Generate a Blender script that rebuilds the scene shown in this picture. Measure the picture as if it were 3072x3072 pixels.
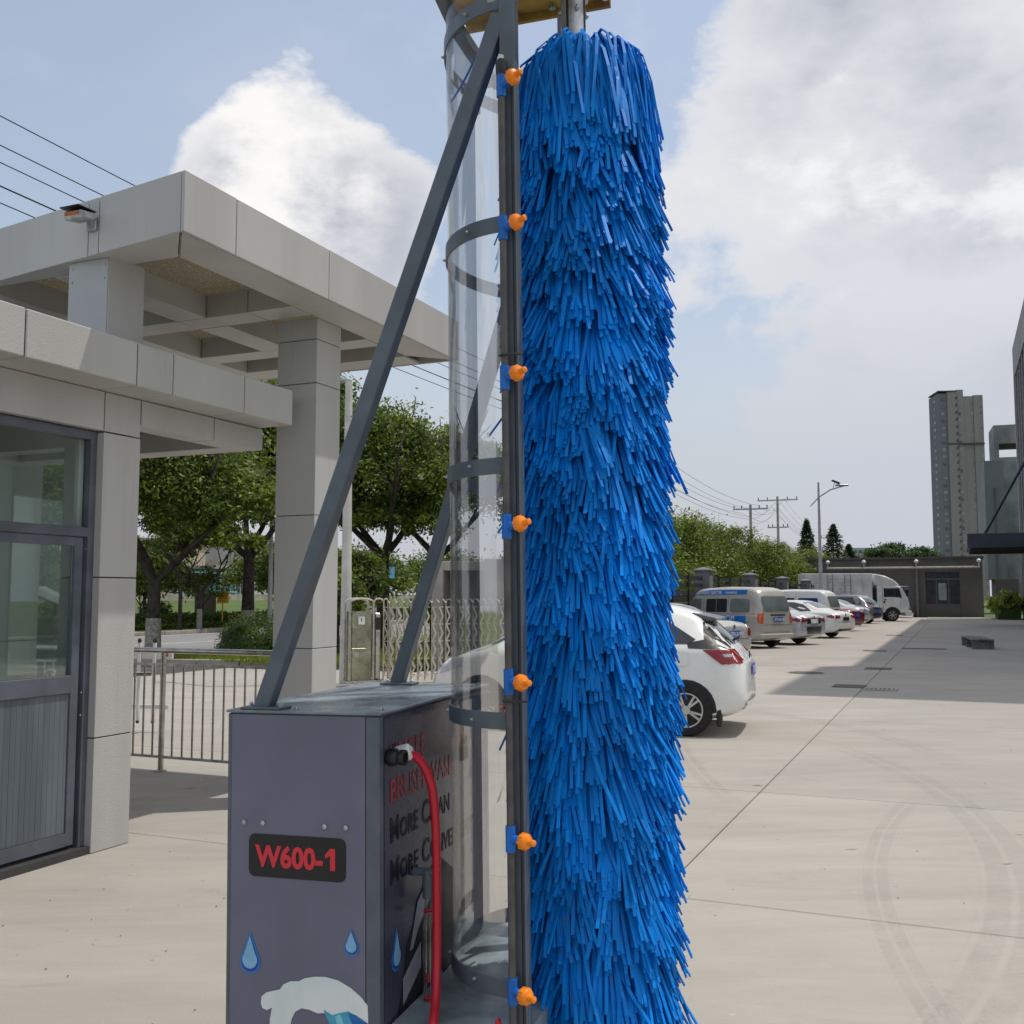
import bpy, bmesh, math, random
import numpy as np
from mathutils import Vector, Matrix
from mathutils.bvhtree import BVHTree
R = math.radians
PI = math.pi
for o in list(bpy.data.objects): bpy.data.objects.remove(o)
sc = bpy.context.scene
C = sc.collection
rnd = random.Random(7)

# ------------------------------------------------------------------ camera
cam_d = bpy.data.cameras.new('camera'); cam = bpy.data.objects.new('camera', cam_d); C.objects.link(cam)
cam.location = (0, 0, 1.6); cam.rotation_euler = (R(90 + 4.70), 0, 0)
cam_d.sensor_width = 36; cam_d.lens = 36; cam_d.clip_start = .05; cam_d.clip_end = 5000
sc.camera = cam

# ------------------------------------------------------------------ node helper
class NT:
    def __init__(s, tree): s.t = tree; s.n = tree.nodes; s.l = tree.links
    def new(s, typ, **kw):
        n = s.n.new(typ)
        for k, v in kw.items():
            if k.startswith('i_'):
                n.inputs[k[2:].replace('_', ' ')].default_value = v
            else: setattr(n, k, v)
        return n
    def link(s, a, b): s.l.new(a, b)
    def math(s, op, a, b=None, c=None, clamp=False):
        n = s.n.new('ShaderNodeMath'); n.operation = op; n.use_clamp = clamp
        for i, v in enumerate((a, b, c)):
            if v is None: continue
            if isinstance(v, (int, float)): n.inputs[i].default_value = v
            else: s.l.new(v, n.inputs[i])
        return n.outputs[0]
    def vmath(s, op, a, b=None, out=0):
        n = s.n.new('ShaderNodeVectorMath'); n.operation = op
        for i, v in enumerate((a, b)):
            if v is None: continue
            if isinstance(v, (tuple, list)): n.inputs[i].default_value = v
            else: s.l.new(v, n.inputs[i])
        return n.outputs[out]
    def ramp(s, v, a, b, lo=0., hi=1., smooth=True):
        n = s.n.new('ShaderNodeMapRange'); n.interpolation_type = 'SMOOTHSTEP' if smooth else 'LINEAR'
        s.l.new(v, n.inputs[0]); n.inputs[1].default_value = a; n.inputs[2].default_value = b
        n.inputs[3].default_value = lo; n.inputs[4].default_value = hi
        return n.outputs[0]
    def noise(s, vec, scale, detail=3, rough=.55, dist=0.):
        n = s.n.new('ShaderNodeTexNoise'); s.l.new(vec, n.inputs['Vector'])
        n.inputs['Scale'].default_value = scale; n.inputs['Detail'].default_value = detail
        n.inputs['Roughness'].default_value = rough; n.inputs['Distortion'].default_value = dist
        return n.outputs[0]
    def mixc(s, fac, a, b):
        n = s.n.new('ShaderNodeMix'); n.data_type = 'RGBA'
        for idx, v in ((0, fac), (6, a), (7, b)):
            if isinstance(v, (int, float)): n.inputs[idx].default_value = v
            elif isinstance(v, (tuple, list)): n.inputs[idx].default_value = (*v[:3], 1)
            else: s.l.new(v, n.inputs[idx])
        return n.outputs[2]

# ------------------------------------------------------------------ world: daylight sky with broken cloud
SUN = Vector((.411, .095, 1.0)).normalized()
SUN_EL = math.asin(SUN.z); SUN_AZ = math.atan2(SUN.x, SUN.y)
w = bpy.data.worlds.new('World'); sc.world = w; w.use_nodes = True
w.node_tree.nodes.clear(); T = NT(w.node_tree)
out = T.new('ShaderNodeOutputWorld')
sky = T.new('ShaderNodeTexSky', sky_type='NISHITA', sun_disc=False, sun_elevation=SUN_EL, sun_rotation=SUN_AZ, air_density=1.3, dust_density=2.5, ozone_density=1.2)
bg1 = T.new('ShaderNodeBackground'); bg1.inputs[1].default_value = .122
T.link(sky.outputs[0], bg1.inputs[0])
tc = T.new('ShaderNodeTexCoord'); D = tc.outputs['Generated']
sep = T.new('ShaderNodeSeparateXYZ'); T.link(D, sep.inputs[0])
scl = T.vmath('MULTIPLY', D, (1., 1., 1.7))
n1 = T.noise(scl, 2.3, 9, .56, .25)
n2 = T.noise(T.vmath('ADD', scl, (3.1, 1.7, .4)), 5.5, 8, .6)
def direction(px, py):      # a compass direction given as tangents right / up of straight ahead
    return Vector((px, 1, py)).normalized()
def blob(d, r0, r1):        # 1 near the direction, 0 away from it
    dist = T.vmath('DISTANCE', T.vmath('NORMALIZE', D), tuple(d), out=1)
    return T.ramp(dist, r0, r1, 1, 0)
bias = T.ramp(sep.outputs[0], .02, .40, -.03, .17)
for d_, r0_, r1_, k_ in (((-.215, .40), .06, .17, .26), ((-.30, .40), .03, .12, .14), ((-.14, .34), .02, .12, .16), ((-.40, .60), .01, .07, .10), ((.44, .50), .1, .42, .10),
                         ((-.45, .50), .04, .20, -.20), ((-.10, .58), .04, .24, -.20), ((.10, .62), .02, .18, -.12), ((.27, .28), .01, .10, -.10), ((.40, .30), .01, .12, -.05)):
    bias = T.math('ADD', bias, T.math('MULTIPLY', blob(direction(*d_), r0_, r1_), k_))
bias = T.math('ADD', bias, T.ramp(sep.outputs[2], .58, .82, 0, .16))  # extra cloud added overhead, above the view, to raise the ambient light
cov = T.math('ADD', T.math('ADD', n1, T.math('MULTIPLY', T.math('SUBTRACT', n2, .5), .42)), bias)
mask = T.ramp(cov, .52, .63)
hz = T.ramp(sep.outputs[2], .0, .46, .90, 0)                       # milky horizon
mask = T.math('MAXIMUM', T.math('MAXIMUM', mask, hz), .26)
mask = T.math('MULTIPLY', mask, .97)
n3 = T.noise(T.vmath('ADD', scl, (7.3, -2.2, .12)), 2.8, 7, .55)
thick = T.ramp(cov, .52, .80)
shade = T.math('MULTIPLY', thick, T.ramp(n3, .36, .60))
shade = T.math('MULTIPLY', shade, T.ramp(sep.outputs[2], .02, .3))
ccol = T.mixc(shade, (.76, .765, .79), (.42, .45, .52))
ccol = T.mixc(T.math('MULTIPLY', T.ramp(n2, .52, .68), T.ramp(sep.outputs[2], .15, .35)), ccol, (.90, .90, .90))
ccol = T.mixc(T.ramp(sep.outputs[2], .06, .42, 1, 0), ccol, (.545, .57, .64))
ccol = T.mixc(T.math('MULTIPLY', blob(direction(-.23, .43), .05, .16), T.ramp(n2, .30, .55)), ccol, (.95, .93, .91))
bg2 = T.new('ShaderNodeBackground'); bg2.inputs[1].default_value = .90
T.link(ccol, bg2.inputs[0])
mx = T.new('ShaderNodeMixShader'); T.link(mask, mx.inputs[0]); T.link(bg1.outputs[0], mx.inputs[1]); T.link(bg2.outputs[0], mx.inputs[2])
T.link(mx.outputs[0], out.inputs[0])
# ------------------------------------------------------------------ sun
sd = bpy.data.lights.new('sun', 'SUN'); sd.energy = 2.15; sd.angle = R(.6); sd.color = (1, .95, .87)
so = bpy.data.objects.new('sun', sd); C.objects.link(so)
so.rotation_euler = (-SUN).to_track_quat('-Z', 'Y').to_euler()
sc.view_settings.view_transform = 'Standard'; sc.view_settings.look = 'None'
sc.view_settings.exposure = .24; sc.view_settings.gamma = 1; sc.view_settings.use_curve_mapping = False
sc.render.engine = 'CYCLES'
sc.cycles.transparent_max_bounces = 16; sc.cycles.max_bounces = 8

# ------------------------------------------------------------------ axes of the yard: a runs along the lane, b across it to the left
AL = R(23.3); AV = Vector((math.sin(AL), math.cos(AL), 0)); BV = Vector((-math.cos(AL), math.sin(AL), 0)); ROT = math.atan2(AV.y, AV.x)
def W(a, b, z=0): return AV * a + BV * b + Vector((0, 0, z))

# ------------------------------------------------------------------ materials
MATS = {}
def pm(name, col, rough=.5, metal=0., var=.12, scale=4., bump=0., bscale=60., col2=None, coat=0., spec=.5, streak=False, world=False, detail=4, trans=0.):
    if name in MATS: return MATS[name]
    m = bpy.data.materials.new(name); m.use_nodes = True; T = NT(m.node_tree)
    p = T.n['Principled BSDF']
    if world: v = T.new('ShaderNodeNewGeometry').outputs['Position']
    else: v = T.new('ShaderNodeTexCoord').outputs['Object']
    if streak: v2 = T.vmath('MULTIPLY', v, (1., 1., .12))
    else: v2 = v
    f = T.ramp(T.noise(v2, scale, detail), .3, .7)
    c2 = col2 or tuple(x * (1 - 2 * var) for x in col)
    c1 = col if col2 else tuple(min(1, x * (1 + var * .6)) for x in col)
    bc = T.mixc(f, c1, c2)
    if streak and world:
        drip = T.math('MULTIPLY', T.ramp(T.noise(T.vmath('MULTIPLY', v, (9., 9., .5)), 1.4, 6, .7), .52, .80), T.ramp(T.noise(v, 1.1, 3), .40, .62))
        bc = T.mixc(T.math('MULTIPLY', drip, .42), bc, tuple(x * .62 for x in col))
        bc = T.mixc(T.ramp(T.noise(v, 42, 4, .7), .60, .80, 0, .22), bc, tuple(x * .7 for x in col))
    T.link(bc, p.inputs['Base Color'])
    T.link(T.ramp(T.noise(v, scale * 2.3, 3), .3, .7, max(.02, rough - .06), min(1, rough + .08)), p.inputs['Roughness'])
    p.inputs['Metallic'].default_value = metal
    p.inputs['Specular IOR Level'].default_value = spec
    if coat: p.inputs['Coat Weight'].default_value = coat; p.inputs['Coat Roughness'].default_value = .04
    if bump:
        b = T.new('ShaderNodeBump'); b.inputs['Strength'].default_value = bump; b.inputs['Distance'].default_value = .01
        T.link(T.noise(v, bscale, 3), b.inputs['Height']); T.link(b.outputs[0], p.inputs['Normal'])
    MATS[name] = m
    return m
def glassy(name, tint=(.9, .95, .93), gl=.1, dirt=.05, dcol=(.6, .6, .58), rough=.02, dscale=6.):
    if name in MATS: return MATS[name]
    m = bpy.data.materials.new(name); m.use_nodes = True; T = NT(m.node_tree); T.n.clear()
    o = T.new('ShaderNodeOutputMaterial'); tr = T.new('ShaderNodeBsdfTransparent'); tr.inputs[0].default_value = (*tint, 1)
    g = T.new('ShaderNodeBsdfGlossy'); g.inputs['Roughness'].default_value = rough
    d = T.new('ShaderNodeBsdfDiffuse'); d.inputs[0].default_value = (*dcol, 1)
    fr = T.new('ShaderNodeFresnel'); fr.inputs[0].default_value = 1.5
    m1 = T.new('ShaderNodeMixShader'); T.link(T.math('MULTIPLY', fr.outputs[0], gl * 10, clamp=True), m1.inputs[0]); T.link(tr.outputs[0], m1.inputs[1]); T.link(g.outputs[0], m1.inputs[2])
    v = T.new('ShaderNodeTexCoord').outputs['Object']
    f = T.math('MULTIPLY', T.ramp(T.noise(T.vmath('MULTIPLY', v, (1, 1, .35)), dscale, 8, .7), .42, .75), dirt * 2)
    f = T.math('ADD', f, T.math('MULTIPLY', T.ramp(T.noise(v, 90, 4), .62, .72), dirt * 1.5))
    m2 = T.new('ShaderNodeMixShader'); T.link(f, m2.inputs[0]); T.link(m1.outputs[0], m2.inputs[1]); T.link(d.outputs[0], m2.inputs[2])
    T.link(m2.outputs[0], o.inputs[0]); MATS[name] = m
    return m

clad = pm('aluminium_cladding', (.47, .468, .45), .42, 0, .06, 1.5, .03, 120, streak=True, world=True)
stucco = pm('textured_cladding', (.47, .466, .445), .8, 0, .05, 2.0, .35, 110, streak=True, world=True)
clad_light = pm('pale_panel', (.44, .46, .46), .5, 0, .05, 3, world=True)
joint = pm('joint_black', (.03, .03, .03), .9)
frame_dk = pm('door_frame_paint', (.10, .115, .14), .42, 0, .12, 6)
door_pan = pm('door_panel_paint', (.125, .15, .175), .5, 0, .16, 5, streak=True)
glass_booth = glassy('booth_glass', (.92, .97, .95), .035, .015, (.5, .55, .5))
steel = pm('stainless_steel', (.56, .53, .47), .22, 1., .12, 7)
steel_dull = pm('brushed_steel', (.50, .48, .44), .38, 1., .15, 12)
galv = pm('galvanised', (.52, .53, .54), .42, .85, .2, 14)
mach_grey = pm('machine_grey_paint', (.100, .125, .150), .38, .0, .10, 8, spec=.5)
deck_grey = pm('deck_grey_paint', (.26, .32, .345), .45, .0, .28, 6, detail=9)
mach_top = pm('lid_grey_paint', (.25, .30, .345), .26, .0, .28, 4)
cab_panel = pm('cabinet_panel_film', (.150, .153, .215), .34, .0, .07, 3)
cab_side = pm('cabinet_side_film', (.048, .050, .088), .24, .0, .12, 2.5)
black = pm('black_plastic', (.015, .015, .017), .4)
black_matt = pm('black_print', (.012, .012, .013), .55)
rubber = pm('tyre_rubber', (.018, .018, .018), .8, 0, .2, 20)
red_print = pm('red_print', (.72, .03, .05), .45, 0, .06)
red_dim = pm('red_print_dim', (.32, .018, .025), .35, 0, .1)
hose_red = pm('red_hose_rubber', (.52, .012, .030), .32, 0, .08)
white_print = pm('white_print', (.62, .64, .65), .5, 0, .08, 9)
grey_print = pm('silver_print', (.36, .37, .42), .4, 0, .1, 9)
orange = pm('orange_plastic', (1.0, .27, .008), .38, 0, .05, 10)
blue_pl = pm('blue_plastic', (.004, .145, .56), .4, 0, .1, 10)
pipe_grey = pm('pvc_pipe_grey', (.095, .090, .088), .42, 0, .18, 18)
white_pl = pm('white_plastic', (.75, .75, .72), .4)
yellow_rust = pm('yellow_rusty_paint', (.55, .36, .06), .6, 0, .1, 7, col2=(.22, .11, .03))
yellow = pm('yellow_paint', (.75, .42, .04), .45, 0, .1)
shield = glassy('clear_pvc_sheet', (.955, .96, .957), .055, .03, (.55, .55, .53), .03, 7)
concrete_pm = pm('raw_concrete', (.34, .32, .29), .85, 0, .18, 1.2, .3, 30, world=True, detail=8)
# ------------------------------------------------------------------ mesh builder
class MB:
    def __init__(s): s.v = []; s.f = []; s.m = []
    def add(s, vs, fs, mi=0):
        o = len(s.v); s.v += [tuple(v) for v in vs]; s.f += [tuple(i + o for i in f) for f in fs]; s.m += [mi] * len(fs); return s
    def box(s, x0, x1, y0, y1, z0, z1, mi=0, M=None):
        vs = [Vector((x, y, z)) for z in (z0, z1) for y in (y0, y1) for x in (x0, x1)]
        if M: vs = [M @ v for v in vs]
        return s.add(vs, [(0, 2, 3, 1), (4, 5, 7, 6), (0, 1, 5, 4), (2, 6, 7, 3), (0, 4, 6, 2), (1, 3, 7, 5)], mi)
    def prism(s, poly, ext, mi=0):      # poly: 3-D points, ext: vector
        n = len(poly); e = Vector(ext); P = [Vector(p) for p in poly]
        vs = P + [p + e for p in P]
        return s.add(vs, [tuple(range(n))[::-1], tuple(range(n, 2 * n))] + [(i, (i + 1) % n, (i + 1) % n + n, i + n) for i in range(n)], mi)
    def tube(s, pts, r, n=8, mi=0, caps=True):
        P = [Vector(p) for p in pts]; k = len(P); rr = r if isinstance(r, (list, tuple)) else [r] * k
        t0 = (P[1] - P[0]).normalized(); up = Vector((0, 0, 1)) if abs(t0.z) < .9 else Vector((1, 0, 0))
        vs = []; N = t0.cross(up).normalized()
        for i in range(k):
            t = ((P[min(i + 1, k - 1)] - P[i]).normalized() + (P[i] - P[max(i - 1, 0)]).normalized()).normalized()
            N = (N - t * N.dot(t)).normalized(); B = t.cross(N)
            for j in range(n):
                a = 2 * PI * j / n; vs.append(P[i] + (N * math.cos(a) + B * math.sin(a)) * rr[i])
        fs = [(i * n + j, i * n + (j + 1) % n, (i + 1) * n + (j + 1) % n, (i + 1) * n + j) for i in range(k - 1) for j in range(n)]
        if caps: fs += [tuple(range(n))[::-1], tuple((k - 1) * n + j for j in range(n))]
        return s.add(vs, fs, mi)
    def bar(s, p, q, wd, ht, side=None, mi=0):    # rectangular bar p->q
        p = Vector(p); q = Vector(q); t = (q - p).normalized()
        sd = Vector(side) if side else (t.cross(Vector((0, 0, 1))) if abs(t.z) < .99 else Vector((1, 0, 0)))
        sd = (sd - t * sd.dot(t)).normalized(); u = t.cross(sd)
        vs = [e + sd * (a * wd / 2) + u * (b * ht / 2) for e in (p, q) for a, b in ((-1, -1), (1, -1), (1, 1), (-1, 1))]
        return s.add(vs, [(3, 2, 1, 0), (4, 5, 6, 7)] + [(i, (i + 1) % 4, (i + 1) % 4 + 4, i + 4) for i in range(4)], mi)
    def lathe(s, prof, n=16, M=None, mi=0):        # prof: (r,z)
        vs = []; k = len(prof)
        for r, z in prof:
            for j in range(n):
                v = Vector((r * math.cos(2 * PI * j / n), r * math.sin(2 * PI * j / n), z)); vs.append(M @ v if M else v)
        fs = [(i * n + j, i * n + (j + 1) % n, (i + 1) * n + (j + 1) % n, (i + 1) * n + j) for i in range(k - 1) for j in range(n)]
        fs += [tuple(range(n))[::-1], tuple((k - 1) * n + j for j in range(n))]
        return s.add(vs, fs, mi)
    def build(s, name, mats, parent=None, smooth=False, bevel=0., loc=None, rz=0.):
        me = bpy.data.meshes.new(name); me.from_pydata(s.v, [], s.f)
        for m in (mats if isinstance(mats, (list, tuple)) else [mats]): me.materials.append(m)
        if any(s.m): me.polygons.foreach_set('material_index', s.m)
        bm = bmesh.new(); bm.from_mesh(me); bmesh.ops.recalc_face_normals(bm, faces=bm.faces)
        if bevel: bmesh.ops.bevel(bm, geom=bm.edges[:], offset=bevel, segments=1, affect='EDGES', clamp_overlap=True)
        bm.to_mesh(me); bm.free()
        if smooth: me.shade_smooth(); me.set_sharp_from_angle(angle=R(38))
        o = bpy.data.objects.new(name, me); C.objects.link(o)
        if parent: o.parent = parent
        if loc: o.location = loc
        o.rotation_euler.z = rz
        return o
def B1(name, m, parent, *a, bevel=0., **k): return MB().box(*a).build(name, m, parent, bevel=bevel, **k)
def tag(o, label, cat=None, group=None, kind=None):
    if label: o['label'] = label
    if cat: o['category'] = cat
    if group: o['group'] = group
    if kind: o['kind'] = kind
    return o
def thing(name, label, cat, loc=(0, 0, 0), rz=0., group=None):
    o = bpy.data.objects.new(name, None); C.objects.link(o); o.location = loc; o.rotation_euler.z = rz; o.empty_display_size = .2
    return tag(o, label, cat, group)
def struct(o): o['kind'] = 'structure'; return o
def copy_tree(o, parent=None):
    c = o.copy(); C.objects.link(c); c.parent = parent
    for ch in o.children: copy_tree(ch, c)
    return c
def inst(src, parent, loc=None, rot=None, scale=None):
    c = bpy.data.objects.new(src.name.split('.')[0], src.data); C.objects.link(c); c.parent = parent
    if loc is not None: c.location = loc
    if rot is not None: c.rotation_euler = rot
    if scale is not None: c.scale = scale
    return c
def text(name, s, size, m, parent, M, bold=.0, extrude=.0006, sx=1.):
    cu = bpy.data.curves.new(name, 'FONT'); cu.body = s; cu.size = size; cu.extrude = extrude; cu.offset = bold; cu.resolution_u = 3
    o = bpy.data.objects.new(name, cu); C.objects.link(o)
    dg = bpy.context.evaluated_depsgraph_get(); me = bpy.data.meshes.new_from_object(o.evaluated_get(dg))
    bpy.data.objects.remove(o)
    me.transform(Matrix.Diagonal((sx, 1, 1, 1))); me.transform(M); me.materials.clear(); me.materials.append(m)
    o = bpy.data.objects.new(name, me); C.objects.link(o); o.parent = parent
    return o
def frame(origin, xdir, ydir):
    x = Vector(xdir).normalized(); y = Vector(ydir).normalized(); z = x.cross(y)
    M = Matrix((x, y, z)).transposed().to_4x4(); M.translation = Vector(origin)
    return M

# ================================================================== THE SETTING
def ground_mat(name, c1, c2, sc1, sc2, bump=.3, rough=.95):
    m = bpy.data.materials.new(name); m.use_nodes = True; T = NT(m.node_tree); p = T.n['Principled BSDF']
    v = T.new('ShaderNodeNewGeometry').outputs['Position']
    f = T.math('ADD', T.math('MULTIPLY', T.ramp(T.noise(v, sc1, 6), .3, .7), .6), T.math('MULTIPLY', T.ramp(T.noise(v, sc2, 4), .3, .7), .4))
    T.link(T.mixc(f, c1, c2), p.inputs['Base Color']); p.inputs['Roughness'].default_value = rough
    b = T.new('ShaderNodeBump'); b.inputs['Strength'].default_value = bump; b.inputs['Distance'].default_value = .02
    T.link(T.noise(v, sc2 * 2, 4), b.inputs['Height']); T.link(b.outputs[0], p.inputs['Normal'])
    return m
soil = ground_mat('joint_filler_soil', (.10, .095, .08), (.06, .058, .05), .4, 9)
grassm = ground_mat('lawn', (.055, .10, .018), (.10, .155, .03), .35, 14, .8)
asph = ground_mat('worn_asphalt', (.22, .215, .21), (.28, .275, .265), .25, 20, .2)
kerbm = pm('kerb_concrete', (.42, .39, .33), .85, 0, .15, 2, .3, 40, world=True)

def concrete_floor():
    m = bpy.data.materials.new('concrete_paving'); m.use_nodes = True; T = NT(m.node_tree); p = T.n['Principled BSDF']
    pos = T.new('ShaderNodeNewGeometry').outputs['Position']
    oi = T.new('ShaderNodeObjectInfo')
    # brushed direction: stretch along the yard's b axis
    rot = T.new('ShaderNodeMapping', vector_type='POINT'); T.link(pos, rot.inputs[0]); rot.inputs['Rotation'].default_value = (0, 0, R(-28)); rot.inputs['Scale'].default_value = (.35, 1.2, 1)
    big = T.ramp(T.noise(pos, .35, 5, .6), .3, .7)
    mid = T.ramp(T.noise(rot.outputs[0], 1.7, 7, .65, .6), .28, .74)
    fine = T.noise(pos, 160, 2)
    c = T.mixc(big, (.485, .448, .398), (.415, .383, .34))
    c = T.mixc(T.math('MULTIPLY', mid, .45), c, (.30, .285, .255))
    st = T.ramp(T.noise(T.vmath('MULTIPLY', rot.outputs[0], (.8, 3, 1)), 2.2, 8, .7), .58, .78)
    c = T.mixc(T.math('MULTIPLY', st, .5), c, (.235, .225, .20))
    blot = T.math('MULTIPLY', T.ramp(T.noise(T.vmath('ADD', pos, (31, 7, 0)), .9, 4, .5), .56, .72), T.ramp(T.noise(pos, 6, 5, .7), .4, .7))
    c = T.mixc(T.math('MULTIPLY', blot, .30), c, (.24, .235, .225))
    # dark grains, leaf bits and pale paint spots
    for s, th, col, off in ((26, .795, (.12, .09, .06), 0.), (7.5, .775, (.16, .13, .10), 9.), (34, .81, (.62, .60, .55), 5.)):
        k = T.ramp(T.noise(T.vmath('ADD', T.vmath('MULTIPLY', pos, (.5, 1.1, 1)), (off, off, 0)), s, 1.5, .5), th - .03, th, 0, .75)
        c = T.mixc(k, c, col)
    grain = T.ramp(T.noise(pos, 75, 5, .75), .35, .75, .0, .16); c = T.mixc(grain, c, (.26, .245, .21))
    smear = T.math('MULTIPLY', T.ramp(T.noise(T.vmath('MULTIPLY', rot.outputs[0], (.5, 2.2, 1)), .9, 9, .72, 1.2), .50, .72), .34); c = T.mixc(smear, c, (.285, .28, .265))
    drips = T.math('MULTIPLY', T.ramp(T.noise(T.vmath('ADD', pos, (3, 17, 0)), 3.4, 6, .6), .66, .74), .30); c = T.mixc(drips, c, (.20, .185, .16))
    # tyre tracks left on the slab: arcs about fixed points of the yard
    for cx, cy, rad, hw, mx_, my_, fall in ((-5.79, 9.61, 9.37, .19, 3.1, 6.6, 6.5), (11.39, 2.83, 9.84, .10, 1.95, 5.3, 4.2), (-2.6, 11.0, 6.9, .16, 3.3, 13.5, 4.0), (22.0, 9.0, 20.3, .12, 1.9, 10.5, 3.0)):
        d = T.math('ABSOLUTE', T.math('SUBTRACT', T.vmath('DISTANCE', T.vmath('MULTIPLY', pos, (1, 1, 0)), (cx, cy, 0), out=1), rad))
        band = T.ramp(d, hw * .8, hw, 1, 0)
        rib = T.ramp(T.math('ABSOLUTE', T.math('SINE', T.math('MULTIPLY', d, 3.1416 * 2.5 / hw / 2))), .15, .55)
        fl = T.ramp(T.vmath('DISTANCE', pos, (mx_, my_, 0), out=1), fall * .45, fall, 1, 0)
        k = T.math('MULTIPLY', T.math('MULTIPLY', band, rib), T.math('MULTIPLY', fl, T.math('MULTIPLY', T.ramp(T.noise(pos, 2.6, 6, .75), .30, .64, .04, .34), T.ramp(T.noise(pos, 45, 4, .8), .35, .62, .35, 1))))
        c = T.mixc(k, c, (.225, .212, .19))
    # each slab a little different
    hsv = T.new('ShaderNodeHueSaturation'); T.link(c, hsv.inputs['Color']); T.link(T.ramp(oi.outputs['Random'], 0, 1, .955, 1.04, False), hsv.inputs['Value'])
    T.link(hsv.outputs[0], p.inputs['Base Color'])
    p.inputs['Roughness'].default_value = .88; p.inputs['Specular IOR Level'].default_value = .3
    b = T.new('ShaderNodeBump'); b.inputs['Strength'].default_value = .35; b.inputs['Distance'].default_value = .006
    T.link(T.math('ADD', fine, T.math('MULTIPLY', T.noise(rot.outputs[0], 18, 5), 1.5)), b.inputs['Height']); T.link(b.outputs[0], p.inputs['Normal'])
    return m
conc = concrete_floor()

g = MB().add([(-900, -60, -.12), (900, -60, -.12), (900, 1500, -.12), (-900, 1500, -.12)], [(0, 1, 2, 3)]).build('ground', grassm); struct(g)
tag(g, 'open grassy ground stretching away behind the yard')
yard = struct(B1('concrete_yard', soil, None, -6, 84.4, -30, 22, -.1, -.03, rz=ROT)); tag(yard, 'pale concrete yard laid in large slabs')
cuts_a = [-6, -1, 2.35, 5.5, 8.66, 14.0, 19.2, 24.4, 29.6, 34.8, 40, 46, 52, 58, 64, 70, 77, 84.4]
cuts_b = [-30, -24, -18, -11.5, -5.2, 1.52, 6.0, 10.5, 15, 22]
for i in range(len(cuts_a) - 1):
    for j in range(len(cuts_b) - 1):
        a0, a1, b0, b1 = cuts_a[i] + .005, cuts_a[i + 1] - .005, cuts_b[j] + .005, cuts_b[j + 1] - .005
        if b0 > 14.9 and a0 > 13.9: continue
        if b0 > 5.9 and a0 > 80: pass
        if a0 > 19 and b0 > 10.4: continue
        if b1 < -5.3 and a0 > 18: continue
        B1('slab', conc, yard, a0, a1, b0, b1, -.029, 0, bevel=.006)

kerbs = []
def sheet(name, m, poly, z0, z1, label, parent=None):
    o = MB().prism([W(a, b, z0) for a, b in poly], (0, 0, z1 - z0)).build(name, m, parent); struct(o); tag(o, label); return o
street = sheet('street', asph, [(-40, 19), (300, 19), (300, 30.4), (-40, 30.4)], -.11, -.02, 'grey asphalt street beyond the forecourt')
linew = pm('road_paint', (.7, .69, .65), .7, 0, .12, 3, world=True)
B1('centre_line', linew, street, -40, 300, 24.6, 24.75, -.016, -.012, rz=ROT)
B1('edge_line', linew, street, -40, 300, 29.6, 29.75, -.016, -.012, rz=ROT)
fore = sheet('driveway', conc, [(-6, 15), (14, 15), (14, 19), (-6, 19)], -.11, -.002, 'concrete driveway opening onto the street')
# grass islands by the gate
isl = sheet('grass_island', grassm, [(20.6, 13.9), (19.4, 15.2), (18.9, 17.2), (19.3, 18.8), (300, 18.8), (300, 10.7), (19.4, 10.7), (20.9, 12.2)], -.1, .10, 'grass island with a pale kerb beyond the driveway')
def kerb(pts, label, seg=1.0, w=.15, h=.14):
    par = thing('kerb', label, 'kerb'); n = 0
    P = [W(a, b) for a, b in pts]
    for i in range(len(P) - 1):
        L = (P[i + 1] - P[i]).length; k = max(1, int(round(L / seg)))
        for j in range(k):
            p = P[i].lerp(P[i + 1], j / k); q = P[i].lerp(P[i + 1], (j + 1) / k); d = (q - p).normalized() * .006
            MB().bar(p + d + Vector((0, 0, h / 2 - .04)), q - d + Vector((0, 0, h / 2 - .04)), w, h + .08).build('kerbstone', kerbm, par, bevel=.012)
            n += 1
    return par
k1 = kerb([(19.5, 10.8), (20.9, 12.2), (20.6, 13.9), (19.4, 15.2), (18.9, 17.2), (19.3, 18.9), (26, 18.95), (40, 18.95)], 'pale concrete kerb curving round the grass island behind the railing')
k2 = kerb([(8, 30.6), (60, 30.6)], 'straight kerb along the far side of the street', 2.0)
side = sheet('far_pavement', pm('pavement_concrete', (.40, .37, .31), .9, 0, .1, 1.5, world=True), [(-40, 30.7), (300, 30.7), (300, 32.6), (-40, 32.6)], -.1, .09, 'narrow pavement on the far side of the street')
verge = sheet('far_verge', grassm, [(-40, 32.6), (300, 32.6), (300, 46), (-40, 46)], -.1, .13, 'green verge rising behind the far pavement')
bank = MB().add([W(-40, 38, .12), W(300, 38, .12), W(300, 52, 1.25), W(-40, 52, 1.25), W(-40, 90, 1.25), W(300, 90, 1.25)], [(0, 1, 2, 3), (3, 2, 5, 4)]).build('lawn_slope', grassm); struct(bank); tag(bank, 'sunlit lawn sloping up behind the roadside hedge')

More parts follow.
